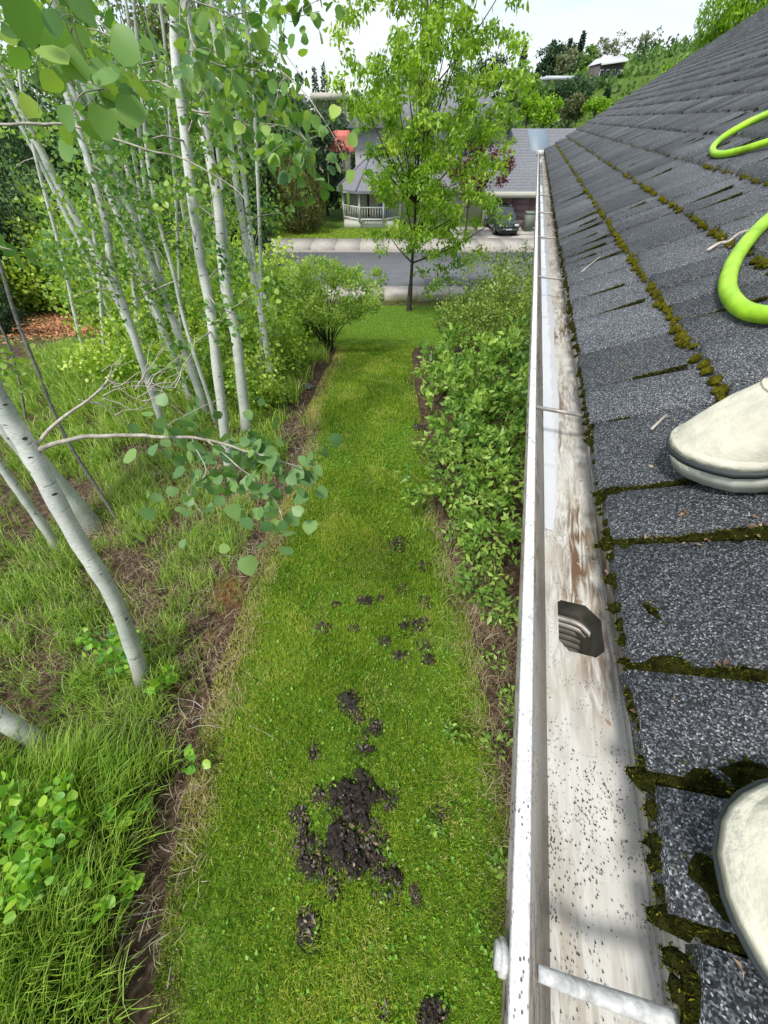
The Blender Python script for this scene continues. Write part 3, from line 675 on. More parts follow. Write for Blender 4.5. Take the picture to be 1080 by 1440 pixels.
# ------------------------------------------------------------------ shoes of the person on the roof
M['shoe'] = pbr('shoe_canvas', (.60,.575,.46), .75, noise=.26, nscale=16, bump=.35, bscale=70)
M['sole'] = pbr('shoe_sole', (.52,.53,.44), .6, noise=.25, nscale=35)
M['stripe'] = pbr('shoe_stripe', (.035,.045,.045), .6)
M['denim'] = pbr('denim', (.06,.08,.13), .9, noise=.2, nscale=80)
def outline_w(s, L):            # half width along the foot, s in 0..L
    t = s/L
    if t < .30: base = .052*sqrt(max(0, 1-(1-t/.30)**2.2))
    else: base = np.interp(t, [.3,.45,.65,.85,.95,1], [.052,.051,.042,.038,.03,.0])
    return base
def upper_h(s, L): return float(np.interp(s/L, [0,.03,.1,.2,.35,.5,.65,.8,1], [.032,.045,.056,.062,.072,.088,.105,.11,.10]))
def shoe(parent, toe, ang, L=.29, W=1.0, pitch=atan2(KP, 1), side=1):
    """toe on the roof (house axes), ang = direction of the heel from the toe in the roof plane"""
    ex = np.array([cos(ang), sin(ang), 0]); ex = np.array([ex[0], ex[1], KP*ex[0]]); ex = unit(ex)
    nz_ = unit(np.array([-KP, 0, 1.])); ey = np.cross(nz_, ex)
    o_ = np.array([toe[0], toe[1], roofz(toe[0])+.010])
    def tr(a, b_, c): return RM @ (o_+ex*a+ey*b_+nz_*c)
    ss = [L*v for v in (.0,.008,.02,.04,.07,.11,.16,.22,.3,.4,.5,.6,.7,.8,.9,.96,.985,1)]
    def ring_wall(z0, z1, off0, off1, name, m):
        b = MB(); pts = []
        for s_ in ss: pts.append((s_, outline_w(s_, L)*W))
        loop = [(s_, w_) for s_, w_ in pts]+[(s_, -w_) for s_, w_ in pts[::-1][1:-1]]
        n_ = len(loop); V = []; cx = L/2
        for (zz, off) in ((z0, off0), (z1, off1)):
            for (s_, w_) in loop:
                f = 1+off/max(.03, hypot(s_-cx, w_)); V.append(tr(cx+(s_-cx)*f, w_*(1+off/.05), zz+.012*max(0, .12-s_/L)/.12))
        F = [(q, (q+1) % n_, n_+(q+1) % n_, n_+q) for q in range(n_)]+[tuple(range(n_-1, -1, -1)), tuple(range(n_, 2*n_))]
        b.add(V, F); return b.build(name, m, parent, world=True)
    ring_wall(.0, .020, .001, .003, 'sole', M['sole'])
    ring_wall(.0202, .0258, .0046, .0046, 'sole_stripe', M['stripe'])
    ring_wall(.0260, .033, .003, .0005, 'toe_band', M['shoe'])
    b = MB(); V = []; n_ = 13
    for s_ in ss:
        w_ = outline_w(s_, L)*W*.985; h_ = upper_h(s_, L); e = min(1, (w_/(.05*W))**.8) if s_ < L*.5 else 1
        for j in range(n_):
            th = pi*j/(n_-1); cx_, sz_ = cos(th), sin(th)
            V.append(tr(s_+.004*(1-e), w_*np.sign(cx_)*abs(cx_)**.8, .027+.012*max(0, .12-s_/L)/.12+(h_-.027)*abs(sz_)**.85*e))
    F = [(i_*n_+j, i_*n_+j+1, (i_+1)*n_+j+1, (i_+1)*n_+j) for i_ in range(len(ss)-1) for j in range(n_-1)]
    b.add(V, F); u_ = b.build('shoe_upper', M['shoe'], parent, smooth=True, world=True)
    # toe cap seam
    sp_ = []
    for j in range(1, 14):
        th = pi*j/14; s_ = L*(.36-.10*sin(th)**2); w_ = outline_w(s_, L)*W*.99; h_ = upper_h(s_, L)
        sp_.append(tr(s_, w_*np.sign(cos(th))*abs(cos(th))**.8, .027+(h_-.027)*sin(th)**.85+.0004))
    b = MB(); b.tube(sp_, .0013, 5); b.build('toe_seam', M['shoe'], parent, smooth=True, world=True)
    # ankle, shin and thigh of a squatting leg, trousers
    ank = o_+ex*L*.75+nz_*.08
    knee = ank+np.array([-.02, 0, .40])+ex*.02; hip = knee+np.array([.42, 0, -.08])
    P = [RM @ p for p in (ank, ank+(knee-ank)*.5, knee, knee+(hip-knee)*.3, hip)]
    b = MB(); Cc = catmull(P, 6); b.tube(Cc, np.interp(np.linspace(0,1,len(Cc)), [0,.25,.5,.75,1], [.05,.062,.07,.085,.10]), 14)
    b.build('trouser_leg', M['denim'], parent, smooth=True, world=True)
    return ank, hip
person = thing('person', 'person crouching on the roof in scuffed cream slip-on shoes with grey stripe', 'person', tuple(RM @ np.array([.4,.25,roofz(.4)])))
ta = on_roof(940, 668, .01); 
shoe(person, (ta[0]+.004, ta[1]-.004), radians(12), side=1, W=1.0)
tb_ = on_roof(1012, 1225, .01)
shoe(person, (tb_[0]+.0, tb_[1]), radians(-12), side=-1, W=1.12)

bpy.context.view_layer.update()

# ------------------------------------------------------------------ grass
def scatter(n, x0, x1, y0, y1): return rng.uniform(x0, x1, n), rng.uniform(y0, y1, n)
PILES = [(460,1180,60,60),(440,1210,30,40),(505,1110,42,22),(540,1220,30,45),(490,990,18,20),(520,1035,18,30),(432,1302,18,20),(605,1425,22,14)]
pile_w = [(hit(px, py)[:2], rx/FPX*hit_d, ry/FPX*hit_d*.9) for (px, py, rx, ry) in PILES for hit_d in [float((hit(px, py)-CO) @ FW)]]
def blades(name, x, y, L, W, lean, mat_, label, cat, dirbias=(0, 0), segs=1, tint=None, kind='stuff', z0=0, droop=.4):
    n = len(x); B = np.stack([x, y, gz(x, y)+z0-.004], 1)
    th = rng.uniform(0, 2*pi, n); d = np.stack([np.cos(th)+dirbias[0], np.sin(th)+dirbias[1], np.zeros(n)], 1); d = unit(d)
    side = np.stack([-d[:, 1], d[:, 0], np.zeros(n)], 1); ln = rng.uniform(.2, 1, n)*lean
    up = np.array([0, 0, 1.])
    tt = np.clip(rng.normal(.45, .22, n), 0, .9) if tint is None else tint
    if segs == 1:
        mid = B+up*(L*.55*np.cos(ln*.5))[:, None]+d*(L*.55*np.sin(ln*.5))[:, None]
        tip = mid+up*(L*.45*np.cos(ln*1.5))[:, None]+d*(L*.45*np.sin(ln*1.5))[:, None]
        V = np.stack([B-side*(W/2)[:, None], B+side*(W/2)[:, None], mid+side*(W*.4)[:, None], tip, mid-side*(W*.4)[:, None]], 1)
        b = np.arange(n)[:, None]*5; F = [np.concatenate([b+np.array([[2, 3, 4]])]), b+np.array([[0, 1, 2, 4]])]
        T = np.concatenate([tt, tt])
    else:
        P = [B]; a = ln*.3; st = L/segs
        for k_ in range(segs):
            P.append(P[-1]+up*(st*np.cos(a))[:, None]+d*(st*np.sin(a))[:, None]); a = a+ln*droop*(k_+1)/segs*1.6
        V = []; 
        for k_, p_ in enumerate(P[:-1]):
            w_ = W*(1-.65*(k_/segs)**2); V += [p_-side*(w_/2)[:, None], p_+side*(w_/2)[:, None]]
        V.append(P[-1]); m_ = len(V); V = np.stack(V, 1); b = np.arange(n)[:, None]*m_
        quads = [b+np.array([[2*k_, 2*k_+1, 2*k_+3, 2*k_+2]]) for k_ in range(segs-1)]
        F = [b+np.array([[m_-3, m_-2, m_-1]]), np.concatenate(quads)]
        T = np.concatenate([tt]+[tt]*(segs-1))
    o = npmesh(name, V.reshape(-1, 3), F, mat_, tint=T); tag(o, label, cat, kind=kind); return o
def patchy(x, y, f=1.0, s=0):
    return np.array([mnoise.noise((a*f+s, b*f, s)) for a, b in zip(x, y)]) if len(x) < 4000 else (
        np.sin(x*f*2.1+s)*np.sin(y*f*1.7+1.3*s)+.6*np.sin(x*f*5.3+y*f*3.1)*np.sin(y*f*4.7-x*f*2))*.5
def in_pile(x, y):
    m_ = np.zeros(len(x), bool)
    for (c, rx, ry) in pile_w: m_ |= ((x-c[0])/(rx*.8))**2+((y-c[1])/(ry*.8))**2 < .8
    return m_
LX, LY = [], []
for (n, y0, y1) in ((95000, -.75, 1.8), (55000, 1.8, 4.0), (30000, 2.6, 6.0), (36000, 5.2, LAWN_Y+.3)):
    y_ = rng.uniform(y0, y1, n); a_, b_ = xl(y_)-.12, xr(y_)+.10; LX.append(a_+(b_-a_)*rng.random(n)); LY.append(y_)
x = np.concatenate(LX); y = np.concatenate(LY)
keep = ~(in_pile(x, y) & (rng.random(len(x)) < .55)); x, y = x[keep], y[keep]
sc_ = np.interp(y, [-1, 1.5, 5, 9], [1, 1.05, 1.5, 2.2])
L_ = rng.uniform(.022, .058, len(x))*(1+.5*patchy(x, y, 2.2))*np.interp(y, [-1, 9], [1, 1.3]); W_ = rng.uniform(.0024, .0050, len(x))*sc_
edge = np.clip(1-(x-xl(y))/.22, 0, 1)*(y > .2)
tt = np.clip(rng.normal(.45, .27, len(x))+.3*patchy(x, y, 1.4, 2)+.1*patchy(x, y, 6, 1), 0, .88)
tt = np.clip(tt+.25*(np.sin(x*3.3+y*1.1)*np.sin(y*2.7+.5) > .45)*(x < 0), 0, .88)
bare = (rng.random(len(x)) < .05+.6*edge**1.3+.20*(patchy(x, y, 2.6, 5) > .3)); tt[bare] = rng.uniform(.88, 1, bare.sum())
blades('lawn_grass', x, y, L_, W_, .9, M['blade'], 'mown green lawn grass strip between the aspens and the house', 'grass', tint=tt)
yw_ = rng.uniform(-.6, 5, 900); xw_ = xl(yw_)+rng.random(900)**.6*(xr(yw_)-xl(yw_)); xw_ += .1*np.sin(yw_*9)
cw = np.repeat(np.stack([xw_, yw_, gz(xw_, yw_)+.03], 1), 4, 0)+rng.normal(0, .018, (3600, 3))*np.array([1, 1, .3]); sw = rng.uniform(.012, .03, 3600)
o = leafobj('clover', cw, rand_dirs(3600), rand_dirs(3600, 2.0), sw, sw*.7, M['sucker_leaf'], shape='fold', tint=np.clip(rng.normal(.35, .25, 3600), 0, 1)); tag(o, 'small broad weed leaves scattered in the lawn', 'weeds', kind='stuff')
# front lawn by the street
y = rng.uniform(LAWN_Y, yA-.05, 36000); x = rng.uniform(-5, 5, 36000)
blades('front_lawn_grass', x, y, rng.uniform(.03,.07,len(x)), np.full(len(x), .010), .8, M['blade'], 'short grass of the front lawn running to the pavement', 'grass', tint=np.clip(rng.normal(.6,.15,len(x)),0,.9))
x, y = scatter(16000, -9, 6, 27.6, 32.5); k_ = (x < GX0-1.2); x, y = x[k_], y[k_]
k_ = y > yD+.05; x, y = x[k_], y[k_]
blades('far_lawn_grass', x, y, rng.uniform(.05,.09,len(x)), np.full(len(x), .03), .8, M['blade'], 'bright front lawn of the house across the street', 'grass', tint=np.clip(rng.normal(.75,.12,len(x)),0,.9))
# tall wild grass under the aspens, in tufts
def tufts(name, n_tuft, per, xf, y0, y1, L0, L1, W, label, bias, tint_mu, thin=None, m_='long_blade', lean=1.5, spread=.05, segs=4):
    ty = rng.uniform(y0, y1, n_tuft); tx = xf(ty, rng.random(n_tuft))
    if thin is not None: k_ = rng.random(n_tuft) < thin(tx, ty); tx, ty = tx[k_], ty[k_]
    x = np.repeat(tx, per)+rng.normal(0, spread, len(tx)*per); y = np.repeat(ty, per)+rng.normal(0, spread, len(tx)*per)
    ls = np.repeat(rng.uniform(.65, 1.15, len(tx)), per); tn = np.repeat(rng.normal(0, .15, len(tx)), per)
    L = rng.uniform(L0, L1, len(x))*ls
    blades(name, x, y, L, rng.uniform(.7, 1.2, len(x))*W, lean, M[m_], label, 'grass', bias, segs, np.clip(rng.normal(tint_mu, .2, len(x))+tn, 0, 1))
def wild(x, y):      # where tall grass grows: not in the bare strip beside the lawn
    d = xl(y)-x
    pp = np.sin(x*2.9+1.3*y)*np.sin(y*2.2-.7*x+1)+.7*np.sin(x*6.1)*np.sin(y*5.3+2)
    return np.clip((d-.30-.22*patchy(x, y, 1.3, 3))/.35, .06, 1)*np.where((y > .55) & (y < 4.5), np.clip(.5-.75*pp, .08, 1), 1)*np.where((y > 1.3) & (y < 2.1) & (d < 1.3), .45, 1)
lx = lambda ty, r: xl(ty)-.08-r**1.2*np.interp(ty, [-1, 2, 6, 9], [1.9, 2.7, 5.5, 7])
tufts('tall_grass_foreground', 1000, 26, lambda ty, r: xl(ty)-.22-r*1.9, -.85, .62, .26, .50, .0062, 'dense long green grass at the bottom of the aspen strip', (.9, 1.1), .5, wild, lean=1.15)
tufts('tall_grass', 2100, 18, lx, .6, 4.2, .12, .30, .0058, 'tufts of long wild grass around the feet of the aspens', (.2, .4), .45, wild)
tufts('tall_grass_far', 2000, 15, lx, 4.0, 9.8, .18, .42, .010, 'high bright grass under the aspens further back', (-.3, -.3), .55, wild)
tufts('dry_grass', 560, 14, lambda ty, r: xl(ty)+.08-r**1.3*1.2, -.3, 5.6, .06, .18, .0032, 'dry straw coloured grass lying along the lawn edge', (.2, -.5), .55, None, 'straw', 2.6, .06, 3)
tufts('dry_grass_mat', 760, 12, lambda ty, r: xl(ty)-.4-r*2.2, .3, 5, .08, .22, .003, 'dead straw matted between the grass tufts below the aspens', (.4, -.2), .5, None, 'straw', 2.8, .07, 3)
# strip by the house: soil with straw and weeds
def hx(y): return np.tan(AZ)*np.asarray(y)+.73      # line below the gutter
tufts('bed_straw', 320, 12, lambda ty, r: xr(ty)+r*(.5), -.5, 3.5, .08, .2, .003, 'dry grass stems in the bed below the gutter', (-.2, .2), .5, None, 'straw', 2.4, .06, 3)
tufts('lawn_long_tufts', 60, 9, lambda ty, r: xr(ty)-.15+r*(.3), .8, 3.2, .12, .26, .005, 'loose tufts of longer grass along the bed edge by the shrubs', (-.9, .1), .62, None, 'long_blade', 2.0, .03, 4)
# litter
def litter(name, n, xf, y0, y1, label, s0=.008, s1=.028, m_='litter', tl=(0, 1)):
    y = rng.uniform(y0, y1, n); x = xf(y, rng.random(n)); C = np.stack([x, y, gz(x, y)+rng.uniform(.004, .02, n)], 1)
    s_ = rng.uniform(s0, s1, n); D = rand_dirs(n); D[:, 2] *= .25
    N = rng.normal(size=(n, 3))*.45+np.array([0, 0, 1]); N[:, 2] = abs(N[:, 2])
    o = leafobj(name, C, D, N, s_, s_*.55, M[m_], shape='fold', tint=rng.uniform(*tl, n)); tag(o, label, 'leaf litter', kind='stuff')
litter('leaf_litter', 9000, lambda y, r: xl(y)-.0-r**1.4*1.5, -.5, 8.8, 'brown leaf litter on the bare soil between wild grass and lawn', .008, .03, tl=(0, .85))
litter('leaf_litter', 6000, lambda y, r: xr(y)+r*1.4, -.6, 10, 'brown leaves on the soil beneath the shrubs by the house', .008, .03, tl=(0, .85))
litter('bark_mulch', 5000, lambda y, r: xl(y)-.0-r*1.5, 5.3, 9.3, 'dark bark mulch beside the round bush', .02, .05, tl=(0, .7))
litter('fallen_bits', 500, lambda y, r: xl(y)+r*(xr(y)-xl(y)), -.6, 7, 'small pale and green leaves dropped on the lawn', .006, .016, tl=(.8, 1))
xq = ox3+rng.normal(0, 1.8, 9000); yq = oy3+rng.normal(-.6, 1.6, 9000)
C = np.stack([xq, yq, gz(xq, yq)+.02], 1); s_ = rng.uniform(.05, .14, 9000); D = rand_dirs(9000); D[:, 2] *= .3
o = leafobj('wood_chips', C, D, np.tile([0, 0, 1.], (9000, 1))+.5*rng.normal(size=(9000, 3)), s_, s_*.5, M['chip']); tag(o, 'orange wood chips spread on the ground beyond the aspens', 'wood chips', kind='stuff')

# ------------------------------------------------------------------ lumps of wet gutter muck on the lawn
M['muck'] = pbr('muck', (.028,.019,.015), .6, noise=.9, nscale=70, bump=1, bscale=180, spec=.45)
def muck(px, py, rx, ry, label, rot=0, blobs=1, bits=None, hgt=.6, tl=(0, .98)):
    rx *= .95; ry *= .95
    c = hit(px, py); dp = float((c-CO) @ FW); ax = rx/FPX*dp; ay = ry/FPX*dp*1.0
    t = thing('muck_heap', label, 'muck heap', tuple(c), 0, 'clumps of gutter muck thrown on the lawn')
    b = MB()
    for q in range(blobs):
        u_, v_ = (0, 0) if blobs == 1 else (random.gauss(0, .45), random.gauss(0, .45))
        f = 1 if blobs == 1 else random.uniform(.18, .38)
        V, F = blob_mesh((u_*ax, v_*ay, .004), ax*f, ay*f, min(ax, ay)*hgt*random.uniform(.4, .75), random.random()*99, 3, random.random()*3 if blobs > 1 else rot, .4, .45)
        b.add(V, F)
    b.build('muck', M['muck'], t, smooth=False)
    n = bits or int(50+rx*ry*.24)
    r_ = np.sqrt(rng.random(n))*1.05; a_ = rng.uniform(0, 2*pi, n); X_ = r_*np.cos(a_)*ax; Y_ = r_*np.sin(a_)*ay
    X_, Y_ = X_*cos(rot)-Y_*sin(rot), X_*sin(rot)+Y_*cos(rot)
    Z_ = (1-np.clip(r_, 0, 1)**2)*min(ax, ay)*hgt*.6+.014
    s_ = .006+.032*rng.random(n)**1.8; D = rand_dirs(n); D[:, 2] *= .3
    leafobj('leaf_bits', np.stack([X_, Y_, Z_], 1), D, rand_dirs(n, 1.2), s_, s_*.6, M['muck_bit'], t, 'fold', tl[0]+(tl[1]-tl[0])*rng.random(n)**1.7, world=False)
    return t
muck(492,1122,42,26, 'black crumbly muck heap at the top of the largest clump', blobs=14, hgt=.6, tl=(0,.7))
muck(490,1170,34,30, 'dark muck heap in the middle of the largest clump', .4, blobs=10)
muck(500,1205,32,28, 'muck heap with brown leaf scraps right of centre of the largest clump', blobs=9)
muck(446,1212,38,22, 'muck heap with pale debris forming the left arm of the largest clump', -.5, blobs=10, tl=(.2,1))
muck(428,1185,18,30, 'narrow brown muck heap at the left end of the largest clump', blobs=4, tl=(.3,1))
muck(540,1238,30,22, 'shiny slab-like muck heap at the lower right end of the largest clump', -.5, blobs=5)
muck(530,1190,20,32, 'muck heap mixed with straw right of the largest clump', blobs=4, tl=(.3,1))
muck(549,1121,17,17, 'round muck heap just right of the black crumbly heap', blobs=4)
muck(421,1145,11,10, 'small black muck blob left of the largest clump')
muck(448,1118,10,10, 'small brown muck heap by the upper left of the largest clump', tl=(.4,.95))
muck(620,1145,18,11, 'flat muck smear standing apart near the gutter side of the lawn', blobs=3)
muck(433,1303,17,22, 'oval muck lump alone below the largest clump', .3)
muck(607,1430,22,16, 'muck lump cut by the bottom edge of the photo')
muck(584,1258,7,12, 'grey pebble-like muck piece right below the largest clump', .5, tl=(.5,.9))
muck(470,1250,12,12, 'small ragged muck heap below the left arm of the largest clump')
muck(495,991,16,22, 'oval muck lump highest of the two near the lawn centre', .5)
muck(512,1045,13,24, 'elongated muck slab sloping toward the largest clump', -.5, blobs=2)
muck(528,1022,11,11, 'dark muck lump touching the elongated slab')
muck(441,1058,7,11, 'small upright muck piece at the left of the elongated slab')
muck(541,1423,6,8, 'tiny dark muck piece at the bottom of the lawn')
muck(560,766,14,12, 'shiny dark muck slab under the lowest shrub twigs', .6)
muck(596,797,12,8, 'flat muck piece just beneath the shrub edge')
muck(565,830,10,13, 'muck heap with pale stem beside it', blobs=2)
muck(514,845,12,8, 'brown muck lump left of the scattered group')
muck(534,842,6,6, 'tiny muck crumb beside the brown lump')
muck(597,846,14,12, 'wide muck heap at the right of the scattered group', blobs=3)
muck(473,850,7,5, 'tiny dark muck bit leftmost in the scattered group')
muck(577,884,14,20, 'tall muck heap in the middle of the scattered group', blobs=4)
muck(597,878,11,10, 'muck lump right of the tall heap', blobs=2)
muck(540,903,9,9, 'muck crumb left of the tall heap')
muck(565,924,14,11, 'muck heap below the tall heap', blobs=3)
muck(595,910,12,9, 'muck lump near the long grass tuft', blobs=2)
muck(602,928,8,8, 'small muck lump lowest near the long grass tuft')
muck(454,884,11,8, 'thin ragged muck scrap far left on the lawn', tl=(.2,1))
muck(497,884,9,5, 'small flat muck smear between the left scrap and the tall heap')
muck(590,602,8,8, 'reddish muck bit among leaves at the shrub foot', tl=(.5,1))
muck(634,755,10,8, 'dark muck bit beneath the shrub leaves')

# ------------------------------------------------------------------ aspens
def px_trunk(pts, ly=.25, ext=None):
    B = hit(pts[0][0], pts[0][1]); P = []; R = []
    for (px, py, w_) in pts:
        r = ray(px, py)
        if not P: p = B
        else:
            # plane through the base that leans away from the camera with height
            t = (B[1]+ly*(CAM_H-B[2]))/(r[1]-ly*r[2]); p = CO+r*t
        P.append(p); R.append(w_/2/FPX*float((p-CO) @ FW)/(1.25*sqrt(1+r[0]**2)))
    P = np.array(P); R = np.array(R)
    if ext:
        d = P[-1]-P[-2]; d = d/np.linalg.norm(d); d = unit(d+np.array([0, 0, .35]))
        r0 = R[-1]
        for q in (1, 2, 3):
            P = np.vstack([P, P[-1]+d*ext/3+rng.normal(0, .04, 3)]); R = np.append(R, r0*(1-.28*q))
    return P, R
ASP = 'aspens in the strip left of the lawn'
def leaf_clumps(centers, n_per, rad, size, m_, parent, shape='far', flat=.6, name='crown', upbias=.6, wr=.9, down=0):
    n = len(centers)*n_per; c = np.repeat(centers, n_per, 0)+rand_dirs(n)*(rng.random((n, 1))**.5)*np.array([rad, rad, rad*flat])
    tt = np.clip(np.repeat(rng.normal(.48, .16, len(centers)), n_per)+rng.normal(0, .2, n), 0, 1)
    D = rand_dirs(n, down); s_ = rng.uniform(.7, 1.15, n)*size
    return leafobj(name, c, D, rand_dirs(n, upbias), s_, s_*wr, M[m_], parent, shape, tt)
def scars(P, R, parent, k_):
    k_ = int(k_*1.3)
    for q in range(k_):
        i_ = random.randint(2, len(P)-3); c = P[i_]; ax = unit(P[i_+1]-P[i_-1]); tocam = unit(CO-c); s_ = unit(np.cross(ax, tocam)); nrm = unit(np.cross(s_, ax))
        a0 = random.uniform(-.7, .7); rr = R[i_]*1.012
        w_ = random.uniform(.35, .8); h_ = R[i_]*random.uniform(.06, .2); V = []; n_ = 6
        for j in range(n_+1):
            a_ = a0-w_/2+w_*j/n_; hh = h_*sin(pi*j/n_)**.8+.0006
            dirv = nrm*(cos(a_) if (nrm @ tocam) > 0 else -cos(a_))+s_*sin(a_)
            V += [c+dirv*rr+ax*hh, c+dirv*(rr+.002), c+dirv*rr-ax*hh]
        F = [(3*j, 3*j+3, 3*j+4, 3*j+1) for j in range(n_)]+[(3*j+1, 3*j+4, 3*j+5, 3*j+2) for j in range(n_)]
        b = MB(); b.add(V, F); b.build('bark_scar', M['bark_dark'], parent, world=True)
def aspen(pts, label, ly=.25, ext=2.2, crown=14, nscar=4, group=ASP, m_='aspen', leafsz=.055, zmin=1.5, name='aspen_tree', cat='aspen tree', crad=.75):
    P, R = px_trunk(pts, ly, ext)
    C_ = catmull(P, 7); Rr = np.interp(np.linspace(0, len(R)-1, len(C_)), range(len(R)), R)
    nrm = np.array([mnoise.noise_vector((*(p*1.3),)) for p in C_]); C_ = C_+nrm*np.minimum(Rr, .03)[:, None]*.5
    Rr = Rr*(1+.05*np.sin(np.arange(len(Rr))*1.9))
    Rr[0] *= 1.12; C_ = np.vstack([C_[0]-np.array([0, 0, .15]), C_]); Rr = np.append(Rr[0]*1.1, Rr)
    t = thing(name, label, cat, tuple(P[0]), 0, group)
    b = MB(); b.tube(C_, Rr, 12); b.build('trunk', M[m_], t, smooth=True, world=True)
    if nscar: scars(C_[:max(8, int(len(C_)*.8))], Rr, t, nscar)
    if crown:
        cs = []; bb = MB()
        hi = [i_ for i_ in range(len(C_)) if C_[i_][2] > zmin]
        for q in range(int(crown*1.5)):
            i_ = random.choice(hi); d = rand_dirs(1, .3)[0]; ln = random.uniform(.25, crad)
            e = C_[i_]+d*ln; 
            # keep the camera's own space open
            if hypot(e[0], e[1]) < 1.0 or (e[0] > -.7 and e[1] < 4.5): continue
            bb = MB(); bb.tube([C_[i_], C_[i_]+d*ln*.5+np.array([0, 0, .03]), e], [.009, .006, .003], 4, cap=False); bb.build('branch', M['twig'], t, world=True); cs.append(e)
        if cs:
            leaf_clumps(np.array(cs), 60, .28, leafsz*1.1, 'aspen_leaf', t, 'oval' if P[0][1] < 4 else 'far', .8)
    return t, C_, Rr
T1, C1, R1 = aspen([(205,962,32),(165,850,30),(112,762,34),(45,640,41),(0,568,46),(-70,440,50)], 'leaning white aspen in front with a leafy side branch and suckers at its foot', .3, 2.5, 0, 8)
aspen([(128,742,50),(85,690,46),(20,612,42),(-50,530,46)], 'thick grey-barked aspen trunk behind the leaning white one', .2, 2.5, 10, 3)
aspen([(85,775,20),(40,710,18),(0,655,18),(-50,590,18)], 'slim aspen hugging the left side of the leaning white trunk', .25, 2.5, 6, 0)
aspen([(72,1052,38),(20,1022,40),(-50,985,52)], 'cut-off looking grey aspen trunk entering at the lower left edge', .3, 2.5, 0, 2)
aspen([(233,610,14),(200,505,14),(173,425,14),(157,372,15),(150,322,14),(125,230,14),(97,140,16),(60,30,17)], 'crooked thin aspen with an S-bend low on its trunk', .25, 2.2, 16, 4)
aspen([(325,682,19),(315,600,18),(296,443,18),(280,350,18),(262,200,18),(246,85,18),(243,-20,18)], 'straight white aspen, the left one of the bright pair in the centre', .25, 2.2, 16, 6)
aspen([(348,612,20),(335,498,18),(318,405,19),(307,296,18),(288,185,18),(270,74,17),(258,-20,17)], 'straight white aspen, the right one of the bright pair in the centre', .25, 2.2, 16, 6)
aspen([(388,565,11),(370,461,11),(348,350,12),(326,222,13),(311,111,14),(296,0,14)], 'slender aspen right of the bright pair with a dark fork', .2, 2.2, 12, 3)
aspen([(404,520,8),(380,440,8),(361,389,9),(341,241,9),(330,122,9),(322,20,9)], 'thinnest aspen at the right end of the grove beside the round bush', .2, 2.2, 8, 0)
aspen([(222,560,15),(180,455,15),(141,370,16),(89,274,17),(44,185,17),(-10,80,17)], 'aspen leaning left across the upper left corner', .15, 2.2, 14, 3)
aspen([(292,585,15),(255,480,15),(222,392,15),(200,333,15),(174,274,15),(148,204,16),(120,120,16),(88,40,16)], 'grey shaded aspen behind the S-bend trunk', .2, 2.2, 14, 3)
aspen([(272,572,12),(225,450,12),(189,352,12),(163,296,12),(133,222,12),(108,145,12),(70,60,12)], 'thin aspen parallel to and left of the grey shaded one', .2, 2.2, 10, 2)
aspen([(305,600,8),(262,460,7),(244,385,7),(222,307,7),(207,222,7),(198,120,7),(190,20,7)], 'very thin upright aspen left of the bright pair', .2, 2.2, 10, 0)
aspen([(180,500,10),(120,360,10),(92,300,10),(58,232,10),(15,150,10)], 'thin aspen nearest the wood chips leaning left', .15, 2.2, 10, 0)
aspen([(265,530,8),(240,440,8),(215,330,8),(203,250,8),(192,140,8)], 'thin pale aspen in the middle of the grove', .15, 2.2, 8, 0)
aspen([(250,520,9),(200,400,9),(160,290,9),(118,180,9),(80,90,9)], 'thin aspen leaning left behind the S-bend one', .1, 2.2, 8, 0)
aspen([(245,480,8),(210,350,8),(180,240,9),(150,120,9),(120,20,9)], 'distant aspen stem between two leaning ones', .1, 2.2, 8, 0)
aspen([(290,500,6),(275,400,6),(262,330,6),(250,250,6)], 'distant aspen stem just left of the bright pair', .1, 2.2, 6, 0)
aspen([(335,520,6),(322,420,6),(300,300,6),(292,150,6)], 'distant aspen stem showing between the bright pair', .1, 2.2, 6, 0)
aspen([(0,200,10),(-20,120,10),(-60,20,10)], 'aspen half outside the left edge of the photo', .1, 2, 6, 0)
aspen([(165,730,7),(107,640,7),(76,580,7),(52,517,8),(22,443,8),(0,370,8),(-20,300,8)], 'thin dark dead sapling leaning left behind the leaning white aspen', .2, 1.2, 0, 0, m_='bark_grey', name='sapling', cat='sapling')
aspen([(40,610,5),(28,540,5),(10,480,5),(-20,420,5)], 'bare thin stem at the left edge beside the dead sapling', .2, 1, 0, 0, m_='bark_grey', name='sapling', cat='sapling')

for (px, top, w_, lab) in ((150,(95,60),8,'pale stem crossing behind the S-bend aspen'),(232,(150,40),7,'pale stem between the grey aspen and the upright thin one'),(330,(285,60),7,'pale stem directly behind the right one of the bright pair'),(205,(130,110),9,'shaded stem in the thick of the leaning aspens'),(256,(228,90),6,'hair-thin aspen stem beside the left one of the bright pair'),(368,(350,120),6,'hair-thin stem beside the forked slender aspen'),(120,(30,160),8,'slim leaning stem at the left of the grove')):
    y0_ = 505+(px % 7)*8
    aspen([(px,y0_,w_),(px*.6+top[0]*.4+6,y0_*.6+top[1]*.4,w_),(top[0]+6,top[1],w_),(top[0]-4,top[1]-90,w_)], lab, .15, 2, 5, 0)
